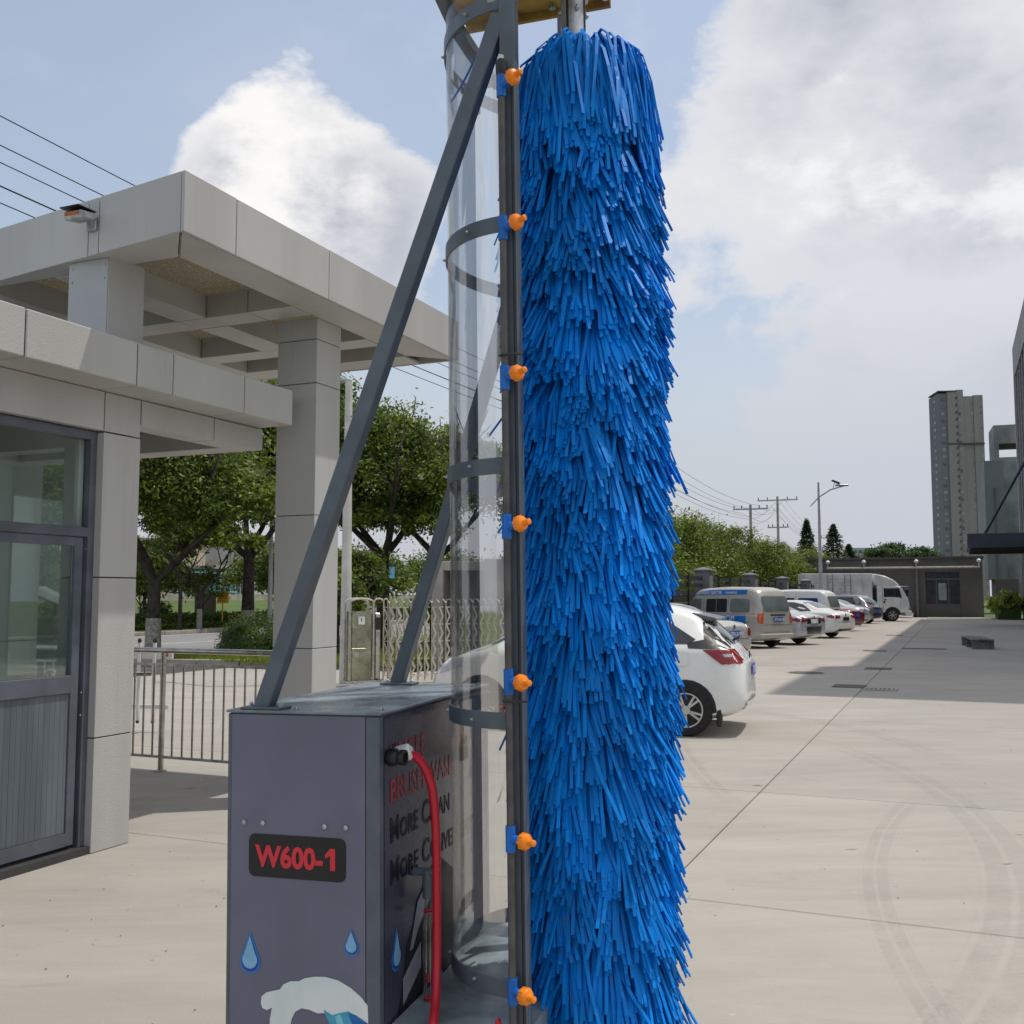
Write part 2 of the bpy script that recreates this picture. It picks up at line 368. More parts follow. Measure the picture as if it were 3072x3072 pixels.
# grass tufts on the island: stuff
def grass_stuff(name, a0, a1, b0, b1, n, hgt, z, label, seed, mcol=None):
    r = np.random.RandomState(seed); A_ = r.uniform(a0, a1, n); B_ = r.uniform(b0, b1, n); th = r.uniform(0, PI, n); h = hgt * r.uniform(.5, 1.3, n); wd = r.uniform(.012, .03, n)
    X = A_ * AV.x + B_ * BV.x; Y = A_ * AV.y + B_ * BV.y; lx = r.normal(0, .35, n) * h; ly = r.normal(0, .35, n) * h
    v = np.zeros((n, 3, 3)); v[:, 0] = np.c_[X - np.cos(th) * wd, Y - np.sin(th) * wd, np.full(n, z)]; v[:, 1] = np.c_[X + np.cos(th) * wd, Y + np.sin(th) * wd, np.full(n, z)]; v[:, 2] = np.c_[X + lx, Y + ly, z + h]
    o = raw_mesh(name, v.reshape(-1, 3), np.arange(3 * n).reshape(-1, 3), [mcol]); tag(o, label, kind='stuff'); return o
def raw_mesh(name, v, f, mats, mi=None, parent=None):
    me = bpy.data.meshes.new(name); nv, nf, k = len(v), len(f), f.shape[1]
    me.vertices.add(nv); me.vertices.foreach_set('co', np.asarray(v, dtype=np.float32).ravel())
    me.loops.add(nf * k); me.loops.foreach_set('vertex_index', f.ravel().astype(np.int32))
    me.polygons.add(nf); me.polygons.foreach_set('loop_start', np.arange(0, nf * k, k, dtype=np.int32))
    for m in mats: me.materials.append(m)
    if mi is not None: me.polygons.foreach_set('material_index', mi.astype(np.int32))
    me.update(calc_edges=True); me.validate()
    o = bpy.data.objects.new(name, me); C.objects.link(o)
    if parent: o.parent = parent
    return o
def leafmat(name, c1, c2, rough=.45, tr=.3):
    m = bpy.data.materials.new(name); m.use_nodes = True; T = NT(m.node_tree); p = T.n['Principled BSDF']; o = T.n['Material Output']
    pos = T.new('ShaderNodeNewGeometry').outputs['Position']
    wn = T.new('ShaderNodeTexWhiteNoise'); 
    f = T.math('ADD', T.math('MULTIPLY', T.ramp(T.noise(pos, .7, 3), .3, .7), .5), T.math('MULTIPLY', T.ramp(T.noise(pos, 9, 2), .3, .7), .5))
    col = T.mixc(f, c1, c2); T.link(col, p.inputs['Base Color']); p.inputs['Roughness'].default_value = rough; p.inputs['Specular IOR Level'].default_value = .35
    t = T.new('ShaderNodeBsdfTranslucent'); T.link(T.mixc(.35, col, (.22, .30, .03)), t.inputs[0])
    mx = T.new('ShaderNodeMixShader'); mx.inputs[0].default_value = tr; T.link(p.outputs[0], mx.inputs[1]); T.link(t.outputs[0], mx.inputs[2]); T.link(mx.outputs[0], o.inputs[0])
    return m
lf_dark = leafmat('leaf_dark', (.036, .070, .014), (.066, .112, .022), .42, .3)
lf_mid = leafmat('leaf_mid', (.075, .125, .018), (.115, .175, .028), .45, .38)
lf_lite = leafmat('leaf_light', (.19, .25, .026), (.28, .33, .045), .45, .45)
lf_rust = leafmat('leaf_rusty', (.15, .105, .035), (.13, .13, .03))
lf_fir = leafmat('needle_blue_green', (.035, .07, .038), (.06, .105, .055), .5, .2)
bark = pm('bark', (.060, .048, .038), .9, 0, .3, 6, .8, 20)
barkw = pm('whitewashed_bark', (.42, .40, .37), .9, 0, .2, 14, .8, 25, col2=(.22, .2, .18))
grass_stuff('island_grass', 19.2, 24, 11, 18.5, 26000, .10, .10, 'short sunlit grass on the island by the driveway', 3, lf_lite)

# ------------------------------------------------------------------ foliage
def crown(name, parent, blobs, n, size, mats, seed, probs, cl=55, flat=.6, spread=.16):
    r = np.random.RandomState(seed); Bl = np.array(blobs, float); vol = (Bl[:, 3] * Bl[:, 4] * Bl[:, 5]) ** .75
    nc = max(3, n // cl); bi = r.choice(len(Bl), nc, p=vol / vol.sum())
    d = r.normal(size=(nc, 3)); d /= np.linalg.norm(d, axis=1)[:, None]
    d[:, 2] = np.where(d[:, 2] < -.35, -d[:, 2] * .6, d[:, 2])
    rad = r.uniform(.35, 1.02, nc) ** .55
    cc = Bl[bi, :3] + d * Bl[bi, 3:6] * rad[:, None]
    cr = Bl[bi, 3:6].mean(1) * spread * r.uniform(.6, 1.5, nc)
    ci = r.choice(nc, n); off = r.normal(size=(n, 3)) * cr[ci][:, None]; off[:, 2] *= flat
    P = cc[ci] + off
    nrm = d[ci] * .5 + r.normal(size=(n, 3)) * .55 + np.array([0, 0, .55]); nrm /= np.linalg.norm(nrm, axis=1)[:, None]
    t = np.cross(nrm, r.normal(size=(n, 3))); t /= np.linalg.norm(t, axis=1)[:, None]; b = np.cross(nrm, t)
    s = size * r.uniform(.6, 1.35, n)[:, None]
    v = np.stack([P - t * s, P - b * s * .42 + nrm * s * .08, P + t * s, P + b * s * .42 + nrm * s * .08], 1).reshape(-1, 3)
    f = np.arange(4 * n).reshape(-1, 4)
    cm = r.choice(len(mats), nc, p=probs); mi = cm[ci]; sw = r.rand(n) < .25; mi = np.where(sw, r.choice(len(mats), n, p=probs), mi)
    return raw_mesh(name, v, f, mats, mi, parent), cc
def limbs(mb, p, d, r, length, depth, rr, mi=0):
    pts = [p]; rad = [r]; q = p.copy(); dd = d.copy(); k = 4
    for i in range(k):
        dd = (dd + Vector((rr.uniform(-.22, .22), rr.uniform(-.22, .22), rr.uniform(-.04, .16)))).normalized()
        q = q + dd * length / k; pts.append(q.copy()); rad.append(r * (1 - .55 * (i + 1) / k))
    mb.tube(pts, rad, 7 if depth > 1 else 5, mi)
    if depth > 0:
        for j in range(3 if depth > 1 else 2):
            a = rr.uniform(0, 2 * PI); s = pts[rr.choice((2, 3, 4))]
            nd = (dd * .8 + Vector((math.cos(a), math.sin(a), .35)) * .75).normalized()
            limbs(mb, s.copy(), nd, r * .5, length * .72, depth - 1, rr, mi)
def tree(label, loc, trunk_h, rad, nlimb, limb_l, blobs, n, size, seed, probs=(.35, .45, .2), mats=None, group=None, cat='tree', white=0., name='street_tree', lean=(0, 0), cl=55, spread=.16, flat=.6):
    rr = random.Random(seed); t = thing(name, label, cat, loc, group=group)
    mb = MB(); top = Vector((lean[0], lean[1], trunk_h))
    pts = [Vector((0, 0, -.2)), Vector((0, 0, .05)), Vector((lean[0] * .2, lean[1] * .2, trunk_h * .4)), top]; rs = [rad * 1.5, rad * 1.2, rad, rad * .85]
    mb.tube(pts, rs, 12)
    for i in range(nlimb):
        a = 2 * PI * i / nlimb + rr.uniform(-.5, .5); e = rr.uniform(.55, 1.1)
        limbs(mb, top - Vector((0, 0, .05)), Vector((math.cos(a), math.sin(a), e * 1.3)).normalized(), rad * .58, limb_l, 2, rr)
    tr = mb.build('trunk', bark, t, smooth=True)
    if white:
        m2 = MB(); m2.tube([Vector((0, 0, 0)), Vector((0, 0, .06)), Vector((lean[0] * .2 * white / (trunk_h * .4), 0, white))], [rad * 1.26, rad * 1.22, rad * 1.10], 12); m2.build('whitewash_band', barkw, t, smooth=True)
    crown('crown', t, blobs, n, size, mats or [lf_dark, lf_mid, lf_lite], seed, probs, cl=cl, spread=spread, flat=flat)
    return t
def g3(a, b, z=0): return W(a, b, z)
SX = 1.0
tree('broad whitewashed street tree nearest the railing, forking low into dark limbs', g3(20.3, 18.6, .1), 1.9, .17, 4, 3.0,
     [(-1.2, 0, 4.1, 1.8, 1.8, 1.3), (.6, .3, 4.3, 2.1, 2.0, 1.3), (2.2, 0, 3.7, 1.6, 1.6, 1.0), (0, 0, 5.1, 2.0, 2.0, .7), (-2.8, 0, 3.7, 1.5, 1.6, 1.3), (.7, -.4, 3.3, .9, .9, .55)], 48000, .07, 11, probs=(.32, .38, .30), white=.95, cl=45, spread=.13)
tree('tall dark whitewashed street tree beside the slim white lamp pole', g3(41.4, 32, .12), 3.4, .30, 4, 4.6,
     [(0, 0, 7.6, 4.2, 4.0, 3.0), (-2.6, 0, 5.9, 2.6, 2.6, 1.7), (2.5, .5, 6.4, 2.8, 2.6, 2.0), (-5, 0, 6.5, 2.4, 2.4, 2.0), (-8, 2, 6.5, 2.8, 2.6, 2.4), (.5, 0, 10.4, 2.6, 2.6, 2.0), (3.2, 0, 5.2, 1.5, 1.6, 1.2)], 52000, .15, 12, probs=(.32, .40, .28), white=.8, cl=45, spread=.14)
tree('small many-stemmed street tree with a whitewashed foot between two larger trees', g3(37.4, 31.6, .12), 1.6, .11, 5, 1.8,
     [(0, 0, 4.3, 1.7, 1.6, 1.0), (1.5, 0, 4.0, 1.2, 1.2, .7), (-1.1, 0, 3.6, 1.0, 1, .7)], 7000, .13, 13, probs=(.2, .4, .4), white=.9)
tree('round green tree seen between the diagonal braces behind the sliding gate', g3(26.2, 15.4, .1), 2.7, .19, 5, 2.6,
     [(-.4, 0, 4.9, 2.1, 2.1, 1.2), (-.1, 0, 6.1, 1.7, 1.7, 1.2), (1.0, 0, 4.7, 1.4, 1.6, 1.1), (-1.3, 0, 3.9, 1.3, 1.3, .9), (.0, 0, 3.8, 1.5, 1.5, .8), (1.2, 0, 3.6, 1.1, 1.2, .7)], 48000, .07, 14, probs=(.25, .42, .33), cl=45, spread=.13)
tree('yellowish green tree touching the left rim of the clear shield', g3(30.0, 15.6, .1), 2.8, .20, 4, 2.6,
     [(0, 0, 4.9, 2.0, 2, 1.6), (.5, 0, 6.2, 1.4, 1.5, .8), (1.8, 0, 4.9, 1.6, 1.6, 1.5), (3.4, 0, 4.0, 1.4, 1.4, 1.4)], 36000, .08, 15, mats=[lf_mid, lf_lite, lf_rust], probs=(.5, .36, .14), cl=45, spread=.13)
tree('slender young tree behind the sliding gate, left of the big braces', g3(36, 20 + 11.5, .1), 2.2, .09, 4, 1.8, [(0, 0, 4.2, 1.5, 1.5, 1.2)], 5000, .13, 16, probs=(.3, .5, .2))
tree('tall tree rising behind the tapered white lamp pole', g3(47, 32.5, .1), 4, .26, 4, 4, [(0, 0, 8.6, 3.4, 3.4, 3.0), (0, 0, 12.4, 2.4, 2.4, 2.0), (-2, 0, 6.4, 2.4, 2.4, 1.6)], 26000, .17, 17, probs=(.25, .45, .3))
for i, (a, b, h, r, lab) in enumerate([(21.8, 14.1, 2.3, .55, 'tall leafy shrub beside the gate motor cabinet'), (35.5, 33.3, 3.2, 1.0, 'flowering shrub left of the small street tree'), (39.5, 33.2, 3.1, 1.0, 'flowering shrub right of the small street tree'), (45.5, 33.4, 3.4, 1.0, 'flowering shrub next to the canopy column'), (31.5, 33.4, 3.0, 1.0, 'sparse shrub behind the nearest whitewashed tree'), (24.5, 12.9, 1.6, .6, 'low green shrub behind the sliding gate, left of the concrete wall'), (23, 15.4, 2.4, .6, 'dark leafy shrub below the lamp pole')]):
    tree(lab, g3(a, b, .1), h * .35, .045, 4, h * .4, [(0, 0, h * .62, r, r, h * .38)], 2600 if r > .7 else 3200, .075, 30 + i, cat='shrub', name='shrub', probs=(.25, .45, .3), group='shrubs beyond the driveway')
for i, (a, b, h, r, lab) in enumerate([(52, 38, 5.2, 2.6, 'leafy background tree between the far lawn and the peach building'), (58, 35, 5.0, 2.4, 'background tree over the sliding gate, left of the forked tree'), (50, 27.5 + 6, 4.2, 2.0, 'low spreading tree seen through the gate bars'), (70, 36, 5.5, 3.0, 'distant green tree right of the forked tree'), (44, 41, 5.0, 2.4, 'background tree left of the tall dark street tree'), (37, 42, 4.6, 2.4, 'background tree left of the small many-stemmed tree')]):
    tree(lab, g3(a, b, .1), h * .3, .10, 4, h * .3, [(0, 0, h * .6, r, r, h * .36), (r * .6, 0, h * .4, r * .7, r * .7, h * .26), (-r * .6, 0, h * .42, r * .7, r * .7, h * .28)], 9000, .13, 140 + i, probs=(.25, .45, .3), group='background trees across the street', cl=30, name='background_tree')
for i, (a, b, h, r, lab) in enumerate([(25.0, 11.6, 2.1, .9, 'leafy bush just behind the sliding gate near the brace foot'), (27.5, 13.4, 2.6, 1.1, 'tall bush behind the sliding gate under the forked tree'), (23.6, 14.8, 2.9, .8, 'upright dark bush between lamp pole and motor cabinet')]):
    tree(lab, g3(a, b, .1), h * .3, .05, 4, h * .4, [(0, 0, h * .55, r, r, h * .42)], 6500, .07, 160 + i, cat='shrub', name='shrub', probs=(.3, .45, .25), group='shrubs beyond the driveway')
# clipped ball bush + hedges
def bush(label, loc, rx, ry, rz_, n, size, seed, probs=(.45, .45, .1), name='round_bush', cat='bush', mats=None, group=None, parent=None):
    t = thing(name, label, cat, loc, group=group)
    r = np.random.RandomState(seed)
    crown('foliage', t, [(0, 0, rz_ * .15, rx * .93, ry * .93, rz_ * .93)] * 2, n, size, mats or [lf_dark, lf_mid, lf_lite], seed, probs, cl=16, spread=.09, flat=1)
    mb = MB(); mb.lathe([(.02, rz_ * .88), (rx * .5, rz_ * .78), (rx * .82, rz_ * .45), (rx * .88, 0), (rx * .8, -.05)], 14); o = mb.build('branches', lf_dark, t, smooth=True); o.scale = (1, ry / rx, 1)
    return t
bush('clipped round bush on the island just above the railing', g3(22.6, 17.3, .1), 1.0, .9, .98, 15000, .035, 51)
bush('clipped bush half hidden by the round bush, beside the thick brace', g3(23.3, 16.0, .1), .9, .8, .7, 7000, .04, 52)
for i, (a, b, rr_, hh) in enumerate([(34.2, 34.2, 1.0, 1.25), (37.8, 34.5, 1.0, 1.2), (31, 34.2, 1.2, 1.2)]):
    bush('dark ball bush in the roadside hedge, ' + ('leftmost of three', 'middle of three', 'rightmost of three')[(1, 2, 0)[i]], g3(a, b, .1), rr_, rr_, hh, 3500, .08, 55 + i, group='ball bushes in the far hedge')
def hedge(label, a0, a1, b0, b1, h, n, size, seed, mats=None, probs=(.45, .4, .15), name='hedge'):
    t = thing(name, label, 'hedge', g3(a0, b0), ROT)
    r = np.random.RandomState(seed); L = a1 - a0; D_ = b1 - b0
    P = np.c_[r.uniform(0, L, n), r.uniform(0, D_, n), h * r.uniform(.1, 1, n) ** .6 + r.normal(0, .05, n)]
    nr = r.normal(size=(n, 3)) + [0, 0, .7]; nr /= np.linalg.norm(nr, axis=1)[:, None]; tt = np.cross(nr, r.normal(size=(n, 3))); tt /= np.linalg.norm(tt, axis=1)[:, None]; b = np.cross(nr, tt); s = size * r.uniform(.6, 1.3, n)[:, None]
    v = np.stack([P - tt * s, P - b * s * .5, P + tt * s, P + b * s * .5], 1).reshape(-1, 3)
    ms = mats or [lf_dark, lf_mid, lf_lite]
    raw_mesh('foliage', v, np.arange(4 * n).reshape(-1, 4), ms, r.choice(3, n, p=probs), t)
    B1('branches', lf_dark, t, .1, L - .1, .1, D_ - .1, 0, h * .75)
    return t
hedge('low clipped hedge along the far verge', 24, 62, 33.0, 34.4, .75, 16000, .10, 61)
hedge('lighter ground-cover strip in front of the far hedge', 24, 62, 32.65, 33.0, .32, 9000, .07, 62, probs=(.15, .45, .4))

# ------------------------------------------------------------------ BOOTH with its own flat roof (gatehouse)
booth = thing('gatehouse', 'grey-clad gatehouse with glazed door and low flat roof, left foreground', 'gatehouse', W(0, 0), ROT)
def segs(name, mats, parent, cuts, y0, y1, z0, z1, axis='x', gap=.004, bevel=.002, core=True, wiggle=.001):
    for i in range(len(cuts) - 1):
        m = mats[i] if isinstance(mats, (list, tuple)) else mats
        c0, c1 = cuts[i] + gap, cuts[i + 1] - gap; w_ = rnd.uniform(-wiggle, wiggle)
        if axis == 'x': B1(name, m, parent, c0, c1, y0 + w_, y1 + w_, z0 + w_, z1 + w_, bevel=bevel)
        elif axis == 'y': B1(name, m, parent, y0 + w_, y1 + w_, c0, c1, z0 + w_, z1 + w_, bevel=bevel)
        else: B1(name, m, parent, y0 + w_, y1 + w_, z0 + w_, z1 + w_, c0, c1, bevel=bevel)
    if core:
        e = .008; c0, c1 = cuts[0] + e, cuts[-1] - e
        if axis == 'x': B1('joint_backing', joint, parent, c0, c1, y0 + e, y1 - e, z0 + e, z1 - e)
        elif axis == 'y': B1('joint_backing', joint, parent, y0 + e, y1 - e, c0, c1, z0 + e, z1 - e)
        else: B1('joint_backing', joint, parent, y0 + e, y1 - e, z0 + e, z1 - e, c0, c1)
# corner column (door reveal to free corner)
cz = [0, .71, 1.72, 2.655]
segs('column_panel', [stucco, stucco, clad], booth, cz, 4.955, 5.275, 4.99, 5.33, 'z')
segs('beam_panel', clad, booth, [1.2, 2.6, 3.8, 4.955, 5.275], 4.992, 5.22, 2.662, 2.915, 'x')       # over door and column head
segs('beam_panel', clad, booth, [5.279, 6.02, 6.60], 4.992, 5.22, 2.75, 2.915, 'x')                 # cantilevered edge beam
segs('beam_panel', clad, booth, [5.225, 6.4, 7.6], 6.36, 6.60, 2.75, 2.915, 'y')                    # end beam
segs('beam_panel', clad, booth, [5.0, 6.36], 7.36, 7.6, 2.75, 2.915, 'x')
segs('roof_fascia', [stucco, stucco, stucco, clad, clad, clad], booth, [1.2, 2.7, 4.055, 4.905, 5.231, 5.97, 6.56], 4.68, 5.6, 2.92, 3.195, 'x', bevel=.006)
B1('roof_slab', clad, booth, 1.2, 6.56, 5.6, 8.2, 2.93, 3.19)
# door wall
B1('threshold', pm('dark_sill', (.05, .05, .05), .7), booth, 1.2, 4.955, 5.0, 5.3, -.02, .045)
dr = thing('x', None, None); bpy.data.objects.remove(dr)
fr = [B1('door_frame', frame_dk, booth, 4.905, 4.955, 5.045, 5.13, .045, 2.655, bevel=.003)]
B1('door_frame', frame_dk, booth, 1.2, 4.905, 5.045, 5.13, 2.60, 2.655, bevel=.003)
B1('door_frame', frame_dk, booth, 1.2, 4.905, 5.045, 5.13, 1.975, 2.035, bevel=.003)
B1('door_frame', frame_dk, booth, 1.2, 1.26, 5.045, 5.13, .045, 2.6)
B1('window_pane', glass_booth, booth, 1.26, 4.905, 5.09, 5.098, 2.035, 2.6)
B1('pane_bead', pm('white_frame', (.6, .6, .58), .5), booth, 4.86, 4.90, 5.10, 5.13, 2.035, 2.6)
# door leaves
def leaf(x0, x1):
    d = B1('door_leaf', frame_dk, booth, x1 - .062, x1, 5.055, 5.095, .07, 1.97, bevel=.003)
    B1('stile', frame_dk, d, x0, x0 + .06, 5.055, 5.095, .07, 1.97, bevel=.003)
    B1('rail', frame_dk, d, x0 + .06, x1 - .062, 5.055, 5.095, 1.915, 1.97)
    B1('rail', frame_dk, d, x0 + .06, x1 - .062, 5.05, 5.10, 1.00, 1.11, bevel=.003)
    B1('rail', frame_dk, d, x0 + .06, x1 - .062, 5.055, 5.095, .07, .15)
    B1('pane', glass_booth, d, x0 + .06, x1 - .062, 5.074, 5.08, 1.11, 1.915)
    x = x0 + .06
    while x < x1 - .07:
        B1('panel_slat', door_pan, d, x + .0007, min(x + .0393, x1 - .0635), 5.066 + rnd.uniform(0, .0006), 5.084, .152, .998, bevel=.0005); x += .04
    return d
leaf(3.93, 4.875); leaf(2.95, 3.915)
B1('door_frame', frame_dk, booth, 1.2, 2.93, 5.05, 5.12, .045, 1.975)
for z in (1.0, .86, 1.9): MB().lathe([(.006, 0), (.006, .006)], 8, Matrix.Translation((4.885, 5.045, z)) @ Matrix.Rotation(R(90), 4, 'X')).build('screw', steel, booth)
# other walls: glazed end wall (+a) and back wall, floor
B1('booth_floor', pm('booth_floor_tile', (.3, .29, .27), .4), booth, 1.2, 5.25, 5.33, 7.6, 0, .05)
B1('wall_panel', clad, booth, 5.10, 5.25, 5.34, 7.6, .05, .75)
B1('wall_panel', clad, booth, 5.10, 5.25, 5.34, 7.6, 2.6, 2.92)
B1('wall_panel', clad, booth, 5.08, 5.27, 7.3, 7.6, .75, 2.6)
B1('window_frame', frame_dk, booth, 5.14, 5.2, 6.3, 6.35, .75, 2.6)
B1('window_pane', glass_booth, booth, 5.165, 5.17, 5.34, 7.3, .75, 2.6)
B1('wall_panel', clad, booth, 1.2, 5.25, 7.6, 7.75, .05, .9)
B1('wall_panel', clad, booth, 1.2, 5.25, 7.6, 7.75, 2.5, 2.92)
for x in (1.2, 2.5, 3.8, 5.0): B1('wall_panel', clad, booth, x, x + .25, 7.61, 7.74, .9, 2.5)
B1('window_pane', glass_booth, booth, 1.4, 5.1, 7.66, 7.67, .9, 2.5)
B1('wall_panel', clad, booth, 1.05, 1.2, 4.99, 7.75, 0, 2.92)

# ------------------------------------------------------------------ UPPER CANOPY
can = thing('entrance_canopy', 'tall grey-clad entrance canopy with coffered underside on square columns', 'canopy', W(0, 0), ROT)
def skewed(name, m, quad, z0, z1, parent, bevel=.002): return MB().prism([(x, y, z0) for x, y in quad], (0, 0, z1 - z0)).build(name, m, parent, bevel=bevel)
def front(b): return 4.74 + (min(b, 6.3) - 4.2) * .147      # the front edge runs a little askew
ZS, ZT = 3.8, 4.175
g_ = .004
# fascia panels, lane side
ca = [4.74, 5.235, 6.31, 7.4, 8.48]
for i in range(4): B1('fascia_panel', clad, can, ca[i] + g_, ca[i + 1] - g_, 4.2, 4.225, ZS, ZT + rnd.uniform(-.002, .002), bevel=.002)
# fascia panels, camera side (askew)
cb = [4.229, 4.995, 5.10, 6.304, 7.5, 8.7]
for i in range(5):
    b0, b1 = cb[i] + (0 if i == 0 else g_), cb[i + 1] - g_
    skewed('fascia_panel', clad, [(front(b0), b0), (front(b1), b1), (front(b1) + .022, b1), (front(b0) + .022, b0)], ZS, ZT + rnd.uniform(-.002, .002), can)
B1('fascia_panel', clad, can, 8.455, 8.48, 4.23, 8.7, ZS, ZT)
# soffit panels (bottom faces), 20 mm thick, butted
zq = ZS + .004
skewed('soffit_panel', clad, [(4.775, 4.24), (8.45, 4.24), (8.12, 4.57), (6.32, 4.57), (6.315, 4.235 + .01), (6.31, 4.24)][:2] + [(8.12, 4.568), (5.135, 4.568)], zq, zq + .02, can)
skewed('soffit_panel', clad, [(4.77, 4.255), (5.125, 4.58), (5.125, 6.45), (front(6.45) + .03, 6.45)], zq + .001, zq + .021, can)
skewed('soffit_panel', clad, [(5.125, 6.458), (5.125, 8.6), (front(8.6) + .03, 8.6), (front(6.458) + .03, 6.458)], zq, zq + .02, can)
# coffer beams
def beam(a0, a1, b0, b1, cuts=None, axis='x', z0=ZS, z1=3.982, name='coffer_beam'):
    if axis == 'x': segs(name, clad, can, cuts or [a0, a1], b0, b1, z0, z1, 'x')
    else: segs(name, clad, can, cuts or [b0, b1], a0, a1, z0, z1, 'y')
beam(6.36, 6.62, 4.575, 5.38, [4.575, 4.98, 5.38], 'y'); beam(6.36, 6.62, 5.67, 6.35, axis='y'); beam(6.36, 6.62, 6.65, 8.4, axis='y')
beam(7.45, 7.70, 4.575, 5.38, axis='y'); beam(7.45, 7.70, 5.67, 6.35, axis='y'); beam(7.45, 7.70, 6.65, 8.4, axis='y')
beam(5.13, 8.13, 5.382, 5.668, [5.13, 6.36, 6.62, 7.45, 8.13]); beam(5.13, 8.13, 6.352, 6.648, [5.13, 6.36, 6.62, 7.45, 8.13])
beam(5.13, 8.13, 7.4, 7.66, [5.13, 6.62, 8.13])
B1('inner_fascia', clad, can, 5.127, 5.15, 4.59, 8.4, ZS + .03, 4.1); B1('inner_fascia', clad, can, 5.15, 8.12, 4.555, 4.572, ZS + .03, 4.1)
B1('inner_fascia', clad, can, 8.135, 8.16, 4.59, 8.4, ZS + .002, 4.1); B1('soffit_panel', clad, can, 8.165, 8.45, 4.6, 8.6, zq, zq + .02)
pebble = glassy('leaf_strewn_glass', (.80, .82, .78), .05, .3, (.30, .26, .18))
def pebble_mat():
    m = bpy.data.materials.new('leaf_strewn_roof_sheet'); m.use_nodes = True; T = NT(m.node_tree); p = T.n['Principled BSDF']; o = T.n['Material Output']
    v = T.new('ShaderNodeTexCoord').outputs['Object']
    vo = T.new('ShaderNodeTexVoronoi'); vo.inputs['Scale'].default_value = 34; vo.distance = 'MANHATTAN'; T.link(T.vmath('MULTIPLY', v, (1, 1.9, 1)), vo.inputs['Vector'])
    f = T.ramp(vo.outputs[0], .12, .5); T.link(T.mixc(f, (.52, .48, .38), (.12, .10, .07)), p.inputs['Base Color'])
    tr = T.new('ShaderNodeBsdfTranslucent'); tr.inputs[0].default_value = (.75, .70, .55, 1)
    mx = T.new('ShaderNodeMixShader'); T.link(T.ramp(f, 0, 1, .75, .25), mx.inputs[0]); T.link(p.outputs[0], mx.inputs[1]); T.link(tr.outputs[0], mx.inputs[2]); T.link(mx.outputs[0], o.inputs[0])
    return m
pebm = pebble_mat()
B1('roof_sheet', pebm, can, 5.15, 8.13, 4.575, 8.5, 3.986, 3.994)
B1('roof_edge', clad, can, 4.80, 8.45, 4.23, 4.57, 4.12, ZT - .006); skewed('roof_edge', clad, [(4.80, 4.575), (5.148, 4.575), (5.148, 8.6), (front(8.6) + .03, 8.6), (front(6.3) + .03, 6.3)], 4.12, ZT - .006, can); B1('roof_edge', clad, can, 8.135, 8.45, 4.575, 8.6, 4.116, ZT - .006)
B1('roof_edge', clad, can, 5.15, 8.13, 8.4, 8.6, 4.116, ZT - .006)
# columns
def column(a0, a1, b0, b1, z, pale=False):
    c = thing('x', None, None); bpy.data.objects.remove(c)
    if pale:
        B1('column_panel', clad_light, can, a0 - .008, a0 - .002, b0 + .004, b1, z[0], z[1] - .03)
        for zz in (z[1] - .07, z[1] - .16):
            for bb in (b0 + .03, b1 - .03): MB().lathe([(.008, 0), (.008, .006)], 8, Matrix.Translation((a0 - .008, bb, zz)) @ Matrix.Rotation(R(-90), 4, 'Y')).build('rivet', steel_dull, can)
    for i in range(len(z) - 1): B1('column_panel', clad, can, a0, a1, b0, b1, z[i] + .003, z[i + 1] - .003, bevel=.003)
    B1('joint_backing', joint, can, a0 + .01, a1 - .01, b0 + .01, b1 - .01, z[0], z[-1] - .01)
column(4.955, 5.275, 4.995, 5.335, [3.2, 3.83], True)
column(6.72, 7.06, 4.575, 4.95, [-.01, .16, 1.195, 2.234, 3.284, 3.636, 3.81])
column(6.72, 7.06, 7.85, 8.2, [-.01, .16, 1.195, 2.234, 3.284, 3.636, 3.81])
# floodlight on the fascia
fl = thing('floodlight', 'small weathered floodlight bolted to the canopy edge, top left', 'floodlight', W(front(5.04) - .0, 5.04, 4.0), ROT)
B1('bracket', galv, fl, -.03, -.001, -.04, .04, -.05, .04, bevel=.004)
mb = MB(); mb.prism([(-.03, -.05, .01), (-.15, -.05, -.01), (-.17, -.05, .035), (-.05, -.05, .055)], (0, .15, 0)); mb.build('housing', [galv], fl, bevel=.004)
B1('lens', pm('orange_rust', (.5, .15, .04), .6, 0, .2, 20), fl, -.172, -.155, -.03, .08, .012, .03)
B1('hood', black, fl, -.19, -.04, -.055, .105, .057, .063)

# ------------------------------------------------------------------ railing beside the gatehouse
rail = thing('steel_railing', 'stainless steel railing with thin balusters between gatehouse and column', 'railing', W(7.5, 0), ROT)
MB().tube([(0, 4.98, 1.10), (0, 9.2, 1.10)], .026, 12).build('top_rail', steel, rail, smooth=True)
MB().bar((0, 4.98, .97), (0, 9.2, .97), .022, .022).build('mid_rail', steel_dull, rail)
MB().bar((0, 4.98, .13), (0, 9.2, .13), .022, .022).build('bottom_rail', steel_dull, rail)
for y in (5.0, 6.74, 8.48):
    p_ = MB().tube([(0, y, 0), (0, y, 1.09)], .026, 12).build('post', steel, rail, smooth=True)
    MB().lathe([(.055, 0), (.055, .012), (.03, .018)], 16, Matrix.Translation((0, y, 0))).build('base_flange', steel_dull, p_)
b0_ = MB().tube([(0, 0, .14), (0, 0, .96)], .0095, 8).build('baluster', steel_dull, rail, smooth=True); b0_.location = (0, 5.12, 0)
y = 5.235
while y < 9.1:
    if abs(y - 6.74) > .05 and abs(y - 8.48) > .05: inst(b0_, rail, (0, y, 0))
    y += .115

